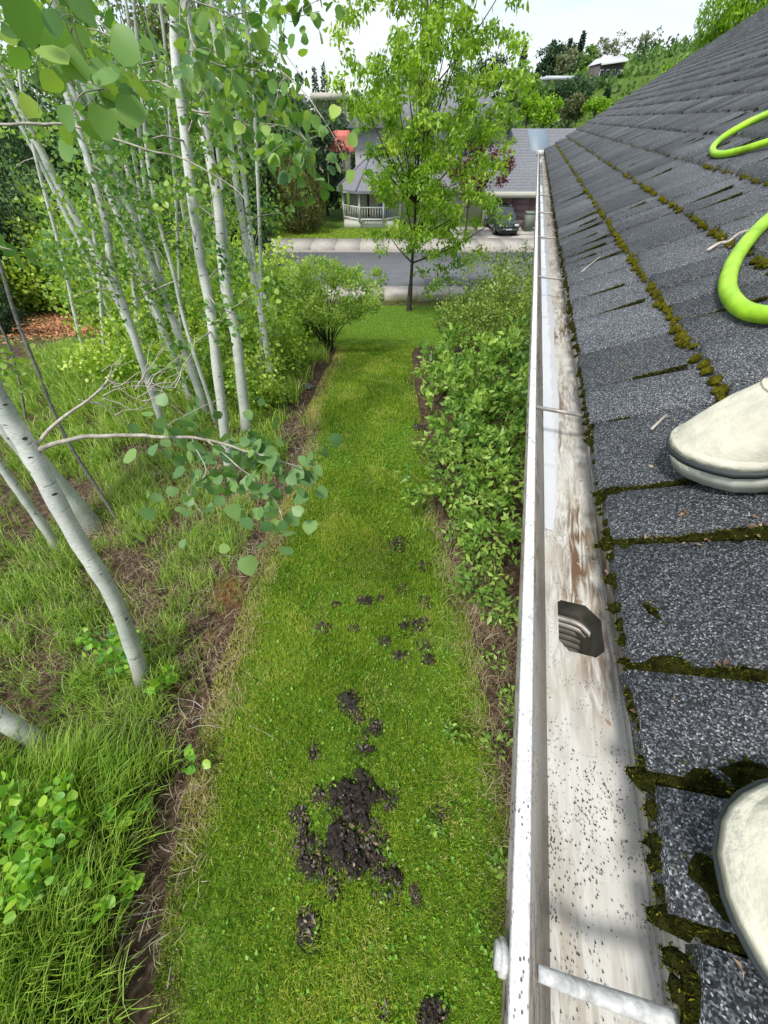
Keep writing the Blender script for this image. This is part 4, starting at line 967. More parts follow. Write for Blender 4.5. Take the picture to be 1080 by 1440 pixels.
# leafy side branch and dead branch of the leaning aspen (parts of it)
def near_branch(pts, r0, r1, parent, name='branch', m_='twig', jit=.01):
    """pts = (px,py,depth)"""
    P = catmull([pt(*p) for p in pts], 6); n = len(P)
    P = P+np.array([mnoise.noise_vector((*(q*9),)) for q in P])*jit
    b = MB(); b.tube(P, np.linspace(r0, r1, n), 6); b.build(name, M[m_], parent, smooth=True, world=True); return P
c0 = C1[int(np.argmin([abs(proj_y-640) for proj_y in [720-FPX*((c-CO) @ UPV)/((c-CO) @ FW) for c in C1]]))]
d0 = float((c0-CO) @ FW)
def leafy(P, n, spread, size, m_, parent, shape='round', hang=.08, flat=.45, tmu=.45):
    idx = rng.integers(len(P)//5, len(P), n); c = P[idx]+rng.normal(size=(n, 3))*np.array([spread, spread, spread*flat])-np.array([0, 0, hang])*rng.random((n, 1))
    s_ = rng.uniform(.6, 1.15, n)*size; D = rand_dirs(n, -.4)
    leafobj('leaves', c, D, rand_dirs(n, .9), s_, s_*.98, M[m_], parent, shape, np.clip(rng.normal(tmu, .25, n), 0, 1))
    # petioles
    b = MB()
    for q in range(0, n, 2): b.add([P[idx[q]], P[idx[q]]+np.array([.001, 0, 0]), c[q]], [(0, 1, 2)])
    b.build('petioles', M['twig'], parent, world=True)
Pb = near_branch([(45,640,d0),(75,624,d0*1.0),(140,613,d0),(230,615,d0*.99),(290,618,d0*.99),(345,634,d0*.98),(420,655,d0*.97)], .017, .004, T1)
Pc = near_branch([(290,618,d0*.99),(340,660,d0*.96),(385,700,d0*.94),(400,740,d0*.92)], .005, .002, T1)
Pd = near_branch([(270,617,d0*.99),(290,665,d0*.96),(262,690,d0*.95),(285,720,d0*.93)], .004, .002, T1)
Pe = near_branch([(230,615,d0*.99),(240,595,d0),(290,570,d0*1.02),(310,560,d0*1.02)], .004, .002, T1)
leafy(Pb[18:], 55, .13, .085, 'aspen_leaf_blue', T1)
leafy(Pc, 60, .12, .085, 'aspen_leaf_blue', T1)
leafy(Pb[-9:], 48, .12, .085, 'aspen_leaf_blue', T1)
leafy(Pd, 26, .11, .075, 'aspen_leaf_blue', T1)
leafy(Pe, 26, .12, .075, 'aspen_leaf_blue', T1)
# dead white twigs
def dead_twigs(start, ang_px, parent, n=9):
    base = near_branch([(45,632,d0),(70,605,d0),(100,580,d0*1.0),(135,555,d0*1.03),(152,530,d0*1.05)], .011, .006, parent, 'dead_branch', 'twig_dead')
    for q in range(26):
        x0, y0 = random.choice([(150,532),(140,545),(165,540),(190,545),(150,520),(120,566),(210,545)])
        if q > 8: x0 += random.uniform(-10, 60); y0 += random.uniform(-8, 20)
        a_ = random.uniform(-1.2, .7); L = random.uniform(40, 105); pts_ = []
        for s_ in range(5):
            pts_.append((x0, y0, d0*(1.03+.02*s_))); x0 += cos(a_)*L/4; y0 += sin(a_)*L/4; a_ += random.uniform(-.5, .45)
        near_branch(pts_, .0035, .0012, parent, 'dead_twig', 'twig_dead', .02)
dead_twigs(None, None, T1)
# suckers at the foot of the leaning aspen
cs = np.array([H(190,935)+Vector((random.gauss(0,.10), random.gauss(0,.08), random.uniform(.12,.5))) for _ in range(16)])
leaf_clumps(cs, 9, .07, .05, 'sucker_leaf', T1, 'round', 1, name='sucker_leaves')
leaf_clumps(np.array([c+np.array([.02,.03,0]) for c in cs]), 5, .08, .05, 'aspen_leaf_blue', T1, 'round', 1, name='sucker_leaves')

# twigs with big leaves close to the camera, reaching in from an aspen outside the frame
def overhang(label, spine, r0, leaf_n, size, spread, m_='aspen_leaf', subs=0, tmu=.35, hang=.05):
    t = thing('aspen_branch', label, 'branch', tuple(pt(*spine[0])), 0, 'aspen branches reaching in over the camera side')
    P = near_branch(spine, r0, r0*.35, t)
    Ps = [P]
    for q in range(subs):
        i_ = random.randint(len(P)//3, len(P)-1); s_ = P[i_]; d = rand_dirs(1, -.4)[0]*random.uniform(.1, .28)
        Q = catmull([s_, s_+d*.5+np.array([0, 0, .02]), s_+d], 5); b = MB(); b.tube(Q, np.linspace(r0*.5, r0*.2, len(Q)), 4); b.build('twig', M['twig'], t, world=True); Ps.append(Q)
    A = np.concatenate(Ps)
    leafy(A, int(leaf_n*.68), spread*.85, size*.82, m_, t, hang=hang, tmu=tmu+.08)
    return t
overhang('long thin bare-based aspen branch crossing the upper left trunks', [(-40,170,1.5),(0,172,1.5),(60,172,1.5),(110,178,1.5),(190,206,1.5),(270,228,1.52),(330,265,1.55),(350,290,1.55)], .0055, 6, .06, .05, 'aspen_leaf')
overhang('dark twig carrying the biggest leaves at the top left', [(40,-10,.95),(60,35,.9),(80,75,.75),(110,108,.72),(150,130,.7)], .003, 60, .055, .055, subs=4)
overhang('second leaf twig hanging at the top left', [(90,-30,.9),(130,20,.9),(170,60,.9),(200,100,.95)], .003, 60, .055, .052, subs=4)
overhang('curved pale twig with a dense spray of dark round leaves in front of the yew', [(245,22,1.5),(262,30,1.5),(280,75,1.48),(315,92,1.45),(370,90,1.42),(420,120,1.4),(455,170,1.35)], .0042, 190, .055, .058, subs=8)
overhang('aspen twig arching over the bright pair with round leaves at its tip', [(255,102,1.6),(285,100,1.6),(310,118,1.58),(350,150,1.55),(400,175,1.5),(440,205,1.45)], .0042, 150, .055, .055, subs=7)
overhang('aspen twig with leaves hanging right of the bright pair', [(268,154,1.7),(310,160,1.7),(360,182,1.68),(400,200,1.6),(450,190,1.55)], .004, 100, .055, .055, subs=5)
overhang('leafy aspen twig along the top edge above the trunks', [(200,-40,1.3),(240,-10,1.3),(300,10,1.35),(360,40,1.4)], .004, 50, .06, .045, subs=6)
overhang('leaf spray at the top between the aspens and the street tree', [(330,-40,2.2),(370,-5,2.2),(410,20,2.2),(450,15,2.2)], .004, 90, .08, .06, subs=6)
overhang('twig with a few leaves at the left edge beside the wood chips', [(-60,300,1.3),(-30,330,1.3),(0,345,1.3),(18,350,1.3)], .004, 16, .06, .06)
overhang('aspen spray at the top left corner', [(-60,20,1.9),(-10,30,1.9),(50,40,1.9),(120,20,1.9)], .005, 150, .08, .08, subs=6)

# ------------------------------------------------------------------ shrubs and other trees
def shrub(name, label, cat, base, rx, ry, h, n, size, m_, stems=10, stem_m='stem_brown', shape='far', group=None, z_low=.25, clumps=60, crad=.22, wr=.55, sr=.008, hollow=.5, upb=.5, tmu=.5, tip=0):
    t = thing(name, label, cat, tuple(base), 0, group)
    cs = []
    while len(cs) < clumps:
        d = rand_dirs(1)[0]; r_ = random.uniform(hollow, 1)
        p = np.array([d[0]*rx*r_, d[1]*ry*r_, z_low*h+(d[2]*.5+.5)*r_*(1-z_low)*h])
        f = 1+.22*mnoise.noise((d[0]*2+base[0], d[1]*2, d[2]*2)); cs.append(p*np.array([f, f, f]))
    cs = np.array(cs)
    b = MB()
    for q in range(stems):
        e = cs[q % len(cs)]; s_ = np.array([random.gauss(0, .05), random.gauss(0, .05), -.03])
        mid = s_*.4+e*.5+np.array([0, 0, .05*h]); mid[:2] *= .75
        P = catmull([s_, mid, e], 5); b.tube(P, np.linspace(sr, sr*.35, len(P)), 5, cap=False)
    b.build('stems', M[stem_m], t)
    per = max(1, n//clumps); N_ = per*clumps
    c = np.repeat(cs, per, 0)+rand_dirs(N_)*(rng.random((N_, 1))**.6)*crad*np.array([1, 1, .75]); c[:, 2] = np.maximum(c[:, 2], .02)
    if tip:   # upright shoots standing out of the outline
        k_ = rng.random(N_) < tip; c[k_, 2] += rng.random(k_.sum())*.22
    tt = np.clip(np.repeat(rng.normal(tmu-.08, .2, clumps), per)+rng.normal(0, .2, N_), 0, 1)
    out = unit(c-np.array([0, 0, h*.3])); D = unit(out*.7+rand_dirs(N_)); s_ = rng.uniform(.65, 1.2, N_)*size
    V, f, tf = leaves(c, D, unit(rand_dirs(N_, upb)), s_, s_*wr, shape, tt)
    npmesh('foliage', V, f, M[m_], t, tint=tf)
    return t
# round bush at the end of the strip
B_ = hit(462, 492)
shrub('round_bush', 'light green vase-shaped bush where the lawn strip opens to the front lawn', 'bush', B_, 1.45, 1.1, 1.85, 13000, .075, 'round_leaf', 26, 'bark_dark', clumps=190, crad=.17, z_low=.42, sr=.016, hollow=.75, upb=1.4)
# quince-like hedge and shrubs by the house
SH = 'shrubs planted along the house'
def yb(px, py): return hit(px, py)
def bedp(y, off): return np.array([float(hx(y))+off, y, float(gz(0, y))])
shrub('shrub', 'tall twiggy dark shrub nearest the street by the gutter', 'shrub', bedp(10.3, -.9), 1.0, .9, 2.2, 8000, .062, 'quince_leaf', 26, clumps=130, crad=.2, group=SH, hollow=.35, tip=.15)
shrub('shrub', 'dense small-leaved shrub left of the tall twiggy one', 'shrub', bedp(8.9, -1.35), .85, .8, 1.5, 6500, .058, 'quince_leaf', 22, clumps=110, crad=.18, group=SH, hollow=.35, tip=.15)
shrub('shrub', 'dark shrub filling the bed under the gutter below the road', 'shrub', bedp(8.6, -.35), .85, .8, 2.1, 7500, .058, 'quince_leaf', 24, clumps=120, crad=.2, group=SH, hollow=.35, tip=.2)
shrub('shrub', 'mid green shrub with pale blossoms behind the large-leaved one', 'shrub', bedp(7.2, -.55), .85, .8, 1.6, 5500, .06, 'quince_leaf', 20, clumps=100, crad=.18, group=SH, hollow=.3, tip=.1, tmu=.65)
def lshrub(label, y_, off, rx, ry, h, n, size, cl, tm, st=24, **kw):
    shrub('shrub', label, 'shrub', bedp(y_, off), rx, ry, h, n, size, 'lilac_leaf', st, clumps=cl, crad=.13, group=SH, shape='fold', wr=.45, tmu=tm, sr=.007, hollow=.25, z_low=.15, **kw)
lshrub('loose yellow-green low shrub at the turn of the lawn edge', 6.2, -1.25, .7, .75, .9, 1700, .10, 60, .7)
lshrub('bright large-leaved shrub in the middle of the bed', 5.3, -.9, .8, .8, 1.5, 1700, .12, 70, .65)
lshrub('upright large-leaved shrub against the gutter above the hanger', 5.4, -.2, .6, .8, 1.7, 1500, .11, 60, .5)
lshrub('open leggy shrub with red-brown stems over the lawn', 4.2, -.95, .75, .7, 1.3, 1200, .11, 60, .6, 30)
lshrub('broad green shrub pressed under the gutter', 4.2, -.25, .6, .8, 1.55, 1500, .10, 64, .55)
lshrub('lower shrub of narrow pale leaves under the gutter hanger', 3.3, -.35, .5, .6, 1.25, 1000, .09, 50, .7)
lshrub('leggy shrub whose lowest twigs hang over the lawn by the gutter', 3.1, -.85, .6, .55, 1.1, 650, .10, 40, .75, 22)
lshrub('sparse lower shrub beside the scattered muck', 2.5, -.40, .45, .5, 1.0, 700, .085, 40, .65)
lshrub('thin-stemmed young shrub next to the outlet end of the bed', 1.9, -.30, .32, .4, .8, 420, .075, 28, .75, 16)
WD = 'small weeds in the bed below the gutter'
for (px, py, s_, lab) in ((705,870,.17,'leafy weed beneath the sparse shrub'),(690,935,.15,'bright weed left of the outlet hole'),(708,985,.12,'small weed by the dry straw below the gutter'),(695,1050,.12,'weed growing above the pale straw tuft'),(715,1010,.12,'weed hidden half beneath the gutter lip'),(640,1035,.10,'little weed at the bed edge in the lawn'),(703,1215,.09,'lowest weed beside the gutter'),(610,1160,.06,'seedling patch near the flat muck smear')):
    B0 = hit(px, py); shrub('weed', lab, 'weed', B0, s_*.7, s_*.7, s_*1.5, 60, .05, 'lilac_leaf', 6, 'stem_brown', clumps=10, crad=s_*.4, group=WD, shape='fold', wr=.5, tmu=.7, sr=.002)
SD = 'aspen seedlings in the grass'
for (px, py, s_, n_, lab) in ((70,1180,.36,190,'widest yellow-green aspen seedling at the left edge'),(110,1210,.26,110,'yellow-green aspen seedling right below the widest one'),(150,1110,.2,60,'aspen seedling beside the tiny blue flower'),(30,1120,.22,45,'sparse aspen seedling by the grey trunk at the left edge'),(185,1250,.12,26,'small bright aspen seedling over the bare soil'),(195,1140,.14,30,'small seedling by the dry leaf'),(285,1075,.1,14,'three-leaved seedling at the straw edge'),(240,965,.12,22,'seedling right of the leaning aspen foot')):
    B0 = hit(px, py); shrub('seedling', lab, 'seedling', (B0[0], B0[1], B0[2]), s_, s_*.8, s_*1.2+.16, int(n_*1.4), .055, 'sucker_leaf', 8, 'stem_brown', clumps=max(6, n_//5), crad=s_*.35, group=SD, shape='round', wr=.95, tmu=.55, sr=.0025, upb=1.5)
# undergrowth between the aspens
UG = 'leafy undergrowth behind the aspens'
for (px, Y_, rx, h, n, sz, tm, lab) in ((-40,6.2,.6,1.3,1600,.07,.25,'dark bush at the left edge before the wood chips'),(180,6.8,.75,1.3,3000,.075,.65,'bright bush low between the leaning stems'),(290,6.3,.65,1.3,2800,.07,.6,'bush behind the bright pair of aspens'),(372,5.6,.42,1.1,2200,.06,.55,'bush at the foot of the thinnest aspens'),(398,7.3,.55,1.6,3000,.07,.6,'bush against the bark mulch'),(240,9.0,1.1,2.4,4600,.095,.55,'large bush deep in the grove'),(340,8.6,1.0,2.4,5000,.09,.65,'large light bush left of the round bush'),
  (372,11.5,1.3,2.7,5200,.11,.7,'tall bright bush hiding the street left of the round bush'),(280,12.5,1.5,3.4,5200,.13,.6,'tall bush hiding the street behind the bright pair'),(190,13,1.6,3.6,4800,.14,.5,'tall bush in the back of the grove'),(90,17,1.6,3.9,4200,.16,.6,'tall bush behind the wood chips'),(48,17.0,1.3,2.6,3200,.16,.5,'bush hiding the pavement behind the wood chips'),(-10,15.8,1.6,4.2,4200,.16,.1,'tall dark bush behind the left end of the wood chips'),(430,12.5,.8,1.5,2600,.1,.75,'lower bright bush beside the round bush'),(335,15.5,1.4,3.4,4600,.14,.7,'pale bush at the kerb left of the round bush')):
    r_ = ray(px, 500); x_ = r_[0]/r_[1]*Y_; r2 = hit(px, 450)
    # column of the photo at distance Y_
    for yy in range(300, 760, 4):
        hh = hit(px, yy)
        if hh[1] < Y_: break
    B0 = hit(px, yy); shrub('undergrowth_bush', lab, 'bush', B0, rx, rx*.8, h, n, sz, 'under_leaf', 12, 'bark_grey', clumps=90, crad=.32*rx+.08, group=UG, wr=.8, tmu=tm, hollow=.3, z_low=.08)

B0 = hit(12, 470); shrub('undergrowth_bush', 'blackish shrub at the left edge next to the wood chips', 'bush', B0, .9, .7, 2.0, 3000, .1, 'far_dark', 10, 'bark_dark', clumps=60, crad=.3, group=UG, wr=.5, tmu=.15, hollow=.3, z_low=.05)
# street tree with dark trunk
def tree(name, label, cat, base, trunk_h, r0, crown_c, crown_r, n, size, m_, bark='bark_dark', clumps=80, crad=.4, limbs=12, group=None, shape='far', wr=.6, hollow=.3, tmu=.5, down=0, lean=(0, 0), spiky=0, wbias=0):
    t = thing(name, label, cat, tuple(base), 0, group)
    cc = np.array(crown_c)-np.array(base); cr_ = np.array(crown_r); cs = []
    while len(cs) < clumps:
        d = rand_dirs(1)[0]; r_ = random.uniform(hollow, 1)**.8; f = 1+.3*mnoise.noise((d[0]*1.8+base[0], d[1]*1.8, d[2]*1.8+base[1]))
        cs.append(cc+d*r_*cr_*f)
    cs = np.array(cs)
    top = np.array([lean[0], lean[1], cc[2]+cr_[2]*.55])
    P = catmull([(0, 0, -.3), (0.02, 0, trunk_h*.5), (lean[0]*.3, lean[1]*.3, trunk_h), top], 6); Rr = np.linspace(r0, r0*.18, len(P)); Rr[0] *= 1.5; Rr[1] *= 1.15
    b = MB(); b.tube(P, Rr, 9); b.build('trunk', M[bark], t, smooth=True)
    for q in range(limbs):
        f = random.uniform(.3, .9); i_ = int(f*(len(P)-1)); s_ = P[i_]
        e = cs[q % len(cs)]; zt_ = max(trunk_h*random.uniform(.95, 1.3), e[2]*.62); i_ = int(np.argmin(np.abs(P[:, 2]-zt_))); s_ = P[i_]; mid = (s_+e)/2+np.array([0, 0, -.05*np.linalg.norm(e-s_)])
        Q = catmull([s_, mid, e], 4); b = MB(); b.tube(Q, np.linspace(Rr[i_]*.5+.008, .008, len(Q)), 5, cap=False); b.build('limb', M[bark], t, smooth=True)
    per = max(1, n//clumps); N_ = per*clumps
    c = np.repeat(cs, per, 0)+rand_dirs(N_)*(rng.random((N_, 1))**.6)*crad*np.array([1, 1, .7+spiky])
    tt = np.clip(np.repeat(rng.normal(tmu, .14, clumps), per)+rng.normal(0, .2, N_), 0, 1)
    s_ = rng.uniform(.65, 1.25, N_)*size
    V, f, tf = leaves(c, rand_dirs(N_, down), rand_dirs(N_, .4), s_, s_*wr, shape, tt)
    npmesh('crown', V, f, M[m_], t, tint=tf)
    return t
TB = hit(575, 437)
def atY(px, py, Y): return ptY(px, py, Y)
tc_ = ptY(600, 185, TB[1]); 
tree('street_tree', 'young dark-trunked maple standing on the front lawn by the street', 'tree', TB, 1.7, .125, tc_+np.array([.2, 0, .35]), (2.95, 2.5, 4.9), 22000, .17, 'maple_leaf', clumps=330, crad=.36, limbs=34, hollow=.2, wr=.42, down=-.7, lean=(.15, 0), shape='fold', tmu=.5)
# yew, conifer and red tree across the street
def cone_tree(name, label, cat, base, h, r, n, size, m_, group=None, tiers=14, tmu=.4, low=.08, sharp=1.0):
    t = thing(name, label, cat, tuple(base), 0, group)
    b = MB(); b.tube([(0,0,-.3),(0,0,h*.5),(0,0,h*.98)], [r*.09+.05, r*.05+.03, .02], 6); b.build('trunk', M['bark_dark'], t)
    u_ = rng.random(n)**.75; z = low*h+(1-low)*h*(1-u_)   # u=1 low
    zz = z/h; prof = r*(1-zz)**sharp*(.62+.38*np.abs(np.sin(zz*tiers*pi+.6*np.sin(zz*31))))
    a_ = rng.uniform(0, 2*pi, n); bough = .78+.3*np.sin(a_*5+zz*40)*np.sin(a_*3+zz*17)
    rr = prof*bough*(.45+.6*rng.random(n)**.5)
    c = np.stack([rr*np.cos(a_), rr*np.sin(a_), z-rr*.25], 1); D = unit(np.stack([np.cos(a_), np.sin(a_), -.35+0*a_], 1)+.5*rng.normal(size=(n, 3)))
    s_ = rng.uniform(.6, 1.2, n)*size
    V, f, tf = leaves(c, D, rand_dirs(n, .8), s_, s_*.4, 'far', np.clip(rng.normal(tmu, .22, n), 0, 1))
    npmesh('crown', V, f, M[m_], t, tint=tf); return t
yw = hit(425, 326); 
tree('yew_bush', 'brownish green rounded yew beside the house across the street', 'bush', yw, .5, .1, yw+np.array([0, 0, 1.75]), (1.65, 1.5, 2.0), 9000, .22, 'yew_leaf', clumps=130, crad=.34, limbs=4, hollow=.75, wr=.25, down=1.6, spiky=.8, tmu=.45)
p_ = ptY(462, 315, 37.); tree('dark_evergreen', 'dark evergreen shrub left of the porch', 'tree', (p_[0], 37, DROP+.3), 1, .12, (p_[0], 37, 1.2), (1.5, 1.3, 3.6), 5500, .28, 'conifer', clumps=90, crad=.5, limbs=4, wr=.35, down=-1, tmu=.6)
p_ = ptY(372, 320, 36.); tree('dark_evergreen', 'broad dark green tree left of the yew', 'tree', (p_[0], 36, DROP+.3), 1, .15, (p_[0], 36, 1.6), (3.2, 2.0, 3.6), 7000, .3, 'far_dark', clumps=110, crad=.6, limbs=4, wr=.5, tmu=.6)
p_ = ptY(665, 240, 29.6); tree('red_maple', 'small dark red Japanese maple in front of the house across the street', 'tree', (p_[0], 29.6, DROP+.1), 1.2, .09, (p_[0], 29.6, 1.3), (2.3, 1.2, 1.25), 4200, .2, 'red_leaf', clumps=80, crad=.35, limbs=10, wr=.4)
p_ = ptY(355, 325, 30.); tree('garden_bush', 'light green garden bush at the left of the yew', 'bush', (p_[0]-.6, 30., DROP+.1), .5, .08, (p_[0]-.6, 30., DROP+1.6), (1.8, 1.3, 1.5), 4500, .18, 'far_leaf', clumps=70, crad=.4, limbs=4, tmu=.8)

# ------------------------------------------------------------------ house across the street
M['roof_far'] = pbr('roof_far_shingle', (.20,.20,.22), .9, noise=.25, nscale=9, bump=.4, bscale=20, stretch=(1,1,3))
M['siding_far'] = pbr('siding_far', (.52,.50,.42), .8, noise=.05)
M['siding_grey'] = pbr('siding_grey', (.46,.46,.46), .8, noise=.05)
M['trim_far'] = pbr('trim_far', (.50,.50,.42), .7)
M['garage_door'] = pbr('garage_door', (.24,.155,.175), .8, noise=.08, nscale=3)
M['glass_far'] = pbr('window_glass', (.03,.04,.05), .08, spec=.8)
M['skylight'] = pbr('skylight_glass', (.20,.25,.30), .5, spec=.5)
M['white_trim'] = pbr('white_trim', (.7,.7,.68), .6)
nb = thing('neighbour_house', 'house across the street with grey roof, corner porch and mauve garage door', 'house', (0, 33, DROP))
def wb(name, m, parent, *boxes):
    b = MB()
    for x_ in boxes: b.box(*x_)
    return b.build(name, M[m], parent, world=True)
e1 = ptY(705, 270, GY-.5); ridge = ptY(725, 181, GY+4.6); ridge2 = ptY(832, 167, GY+4.6)
gx0, gx1 = float(ptY(685, 300, GY)[0]), 15.
zb = zg-.1; ze = float(e1[2]); zrg = float(ridge[2])
wl = wb('wall', 'siding_far', nb, (gx0, gx1, GY, GY+9, zb, ze+.05))
gd = MB(); dx0, dx1 = gx0+.35, gx0+5.2; zt = ze-.22; 
door = wb('garage_door', 'garage_door', nb, (dx0, dx1, GY-.03, GY+.02, zb, zt))
for q in range(4):
    z0 = zb+.15+(zt-zb-.15)*q/4; z1 = zb+.15+(zt-zb-.15)*(q+1)/4-.025
    for c in range(4):
        wb('door_panel', 'garage_door', door, (dx0+.03+(dx1-dx0)*c/4, dx0+(dx1-dx0)*(c+1)/4-.03, GY-.055, GY-.031, z0, z1))
wb('door_trim', 'trim_far', nb, (dx0-.14, dx0-.005, GY-.06, GY-.002, zb, zt+.18), (dx1+.005, dx1+.14, GY-.06, GY-.002, zb, zt+.18))
rf = MB(); xa, xb = gx0-.5, gx1+1
rf.add([(xa,GY-.55,ze),(xb,GY-.55,ze),(xb,GY+4.6,zrg+.05),(xa,GY+4.6,zrg-.05),(xa,GY-.55,ze-.16),(xb,GY-.55,ze-.16),(xb,GY+4.6,zrg-.15),(xa,GY+4.6,zrg-.22),
        (xa,GY+9.8,ze),(xb,GY+9.8,ze)], [(0,1,2,3),(7,6,5,4),(0,4,5,1),(0,3,7,4),(1,5,6,2),(3,2,9,8)])
rfo = rf.build('garage_roof', M['roof_far'], nb, world=True)
# courses on the garage roof (real steps)
nC = 22
for q in range(nC):
    f0, f1 = q/nC, (q+1)/nC; ya_, yb_ = GY-.55+5.15*f0, GY-.55+5.15*f1; za_, zb_ = ze+(zrg-ze)*f0, ze+(zrg-ze)*f1
    b = MB(); b.add([(xa,ya_,za_+.03),(xb,ya_,za_+.03),(xb,yb_+.02,zb_+.012),(xa,yb_+.02,zb_+.012),(xa,ya_,za_),(xb,ya_,za_)], [(0,1,2,3),(4,5,1,0)]); b.build('shingle_course', M['roof_far'], rfo, world=True)
wb('fascia', 'trim_far', nb, (xa-.02, xb, GY-.60, GY-.552, ze-.30, ze+.03))
s0, s1 = ptY(744, 180, GY+4.2), ptY(764, 212, GY+3.4)
def on_gr(x_, f): return (x_, GY-.55+5.15*f, ze+(zrg-ze)*f+.07)
b = MB(); fx0, fx1 = float(s0[0]), float(s0[0])+1.35
b.add([on_gr(fx0,.62),on_gr(fx1,.62),on_gr(fx1,.97),on_gr(fx0,.97)]+[(p[0],p[1],p[2]-.12) for p in (on_gr(fx0,.62),on_gr(fx1,.62),on_gr(fx1,.97),on_gr(fx0,.97))], [(0,1,2,3),(4,5,1,0),(5,6,2,1),(7,4,0,3)])
b.build('skylight', M['skylight'], nb, world=True)
# main two-storey body behind the tree
mx0, mx1 = float(ptY(500, 230, 36.5)[0]), gx0+1.2; MY = 36.5; zm = float(ptY(560, 200, MY)[2]); zmr = float(ptY(560, 150, MY+3)[2])
wb('main_wall', 'siding_grey', nb, (mx0, mx1, MY, MY+8, zb, zm+.8))
b = MB(); b.add([(mx0-.5,MY-.6,zm+.7),(mx1+.5,MY-.6,zm+.7),(mx1-1.5,MY+3.5,zmr+1.0),(mx0+1.5,MY+3.5,zmr+1.0),(mx0-.5,MY+8.5,zm+.7),(mx1+.5,MY+8.5,zm+.7)], [(0,1,2,3),(0,3,4),(1,5,2),(3,2,5,4),(0,4,5,1)]); b.build('main_roof', M['roof_far'], nb, world=True)
for (px0, py0, px1, py1) in ((530,205,552,222),(612,195,640,225),(650,195,668,222),(600,250,625,285)):
    a_, c_2 = ptY(px0, py1, MY-.02), ptY(px1, py0, MY-.02)
    fr = wb('window', 'white_trim', nb, (a_[0], c_2[0], MY-.07, MY-.002, a_[2], c_2[2]))
    wb('pane', 'glass_far', fr, (a_[0]+.07, (a_[0]+c_2[0])/2-.03, MY-.085, MY-.072, a_[2]+.07, c_2[2]-.07))
    wb('pane', 'glass_far', fr, ((a_[0]+c_2[0])/2+.03, c_2[0]-.07, MY-.085, MY-.072, a_[2]+.07, c_2[2]-.07))
# lower roof between porch and garage
lx0, lx1 = float(ptY(560, 250, 33.5)[0]), gx0-.1
wb('entry_wall', 'siding_far', nb, (lx0-2, lx1, 34.5, 36.4, zb, ze+.1))
b = MB(); b.add([(lx0-2,33.9,ze+.05),(lx1-.5,33.9,ze+.05),(lx1-.5,36.49,ze+1.5),(lx0-2,36.49,ze+1.5),(lx0-2,33.9,ze-.1),(lx1-.5,33.9,ze-.1)], [(0,1,2,3),(4,5,1,0)]); b.build('entry_roof', M['roof_far'], nb, world=True)
# corner porch, polygonal with hipped roof
PY = 33.2; pc = ptY(512, 268, PY); pz = float(pc[2])+.05; pxc, pyc = float(ptY(522, 268, PY)[0]), PY+1.6; pr_ = 2.15
ang = [radians(a_) for a_ in (157.5, 202.5, 247.5, 292.5, 337.5, 22.5)]
oct_ = [(pxc+pr_*cos(a_), pyc+pr_*sin(a_)) for a_ in ang]; apex = (pxc, pyc, float(ptY(520, 226, PY+1.6)[2])+.35)
pf = wb('porch', 'trim_far', nb, (pxc-pr_*.9, pxc+pr_*.9, pyc-pr_*.85, pyc+pr_, zb, zb+.45))
b = MB(); V = [(pxc+(x_-pxc)*1.2, pyc+(y_-pyc)*1.2, pz) for x_, y_ in oct_]+[apex]+[(pxc+(x_-pxc)*1.2, pyc+(y_-pyc)*1.2, pz-.14) for x_, y_ in oct_]
for q in range(5): b.add([V[q], V[q+1], V[6]], [(0, 1, 2)]); b.add([V[7+q], V[8+q], V[q+1], V[q]], [(0, 1, 2, 3)])
b.build('porch_roof', M['roof_far'], pf, world=True)
for q in range(6):   # hip ridges
    b = MB(); b.tube([np.array(V[q])+[0,0,.03], np.array(apex)+[0,0,.03]], .05, 5); b.build('hip_cap', M['roof_far'], pf, world=True)
wb('porch_wall', 'siding_far', pf, (pxc-pr_*.75, pxc+pr_*.3, pyc+.2, pyc+1.8, zb, pz-.1))
wb('porch_door', 'bark_dark', pf, (pxc-.35, pxc+.1, pyc+.12, pyc+.19, zb+.45, pz-.35))
wb('porch_window', 'glass_far', pf, (pxc+.75, pxc+1.5, pyc+.1, pyc+.18, zb+1.0, pz-.4))
wb('side_wall', 'siding_far', pf, (pxc+.65, pxc+2.4, pyc+.2, pyc+1.9, zb, pz-.1))
wb('porch_ceiling', 'trim_far', pf, (pxc-1.9, pxc+1.9, pyc-1.7, pyc+1.8, pz-.16, pz-.12))
for x_, y_ in oct_[:5]: wb('post', 'white_trim', pf, (x_-.06, x_+.06, y_-.06, y_+.06, zb+.4, pz-.1))
for q in range(4):
    a_, c_2 = np.array(oct_[q]), np.array(oct_[q+1]); n_ = 9
    for zz in (zb+1.25, zb+.6):
        b = MB(); b.tube([(*a_, zz), (*c_2, zz)], .045, 5); b.build('rail', M['white_trim'], pf, world=True)
    for s_ in range(1, n_):
        p = a_+(c_2-a_)*s_/n_; wb('baluster', 'trim_far', pf, (p[0]-.022, p[0]+.022, p[1]-.022, p[1]+.022, zb+.6, zb+1.25))
fb = MB(); p_ = ptY(533, 293, PY); fb.tube([(p_[0]+.3, PY+.9, zb+.45), (p_[0]+.3, PY+.9, zb+1.35)], [.3, .3], 8); o = fb.build('blue_barrel', pbr('blue_plastic', (.05,.12,.4), .5)); tag(o, 'blue object standing on the porch behind the railing', 'barrel')

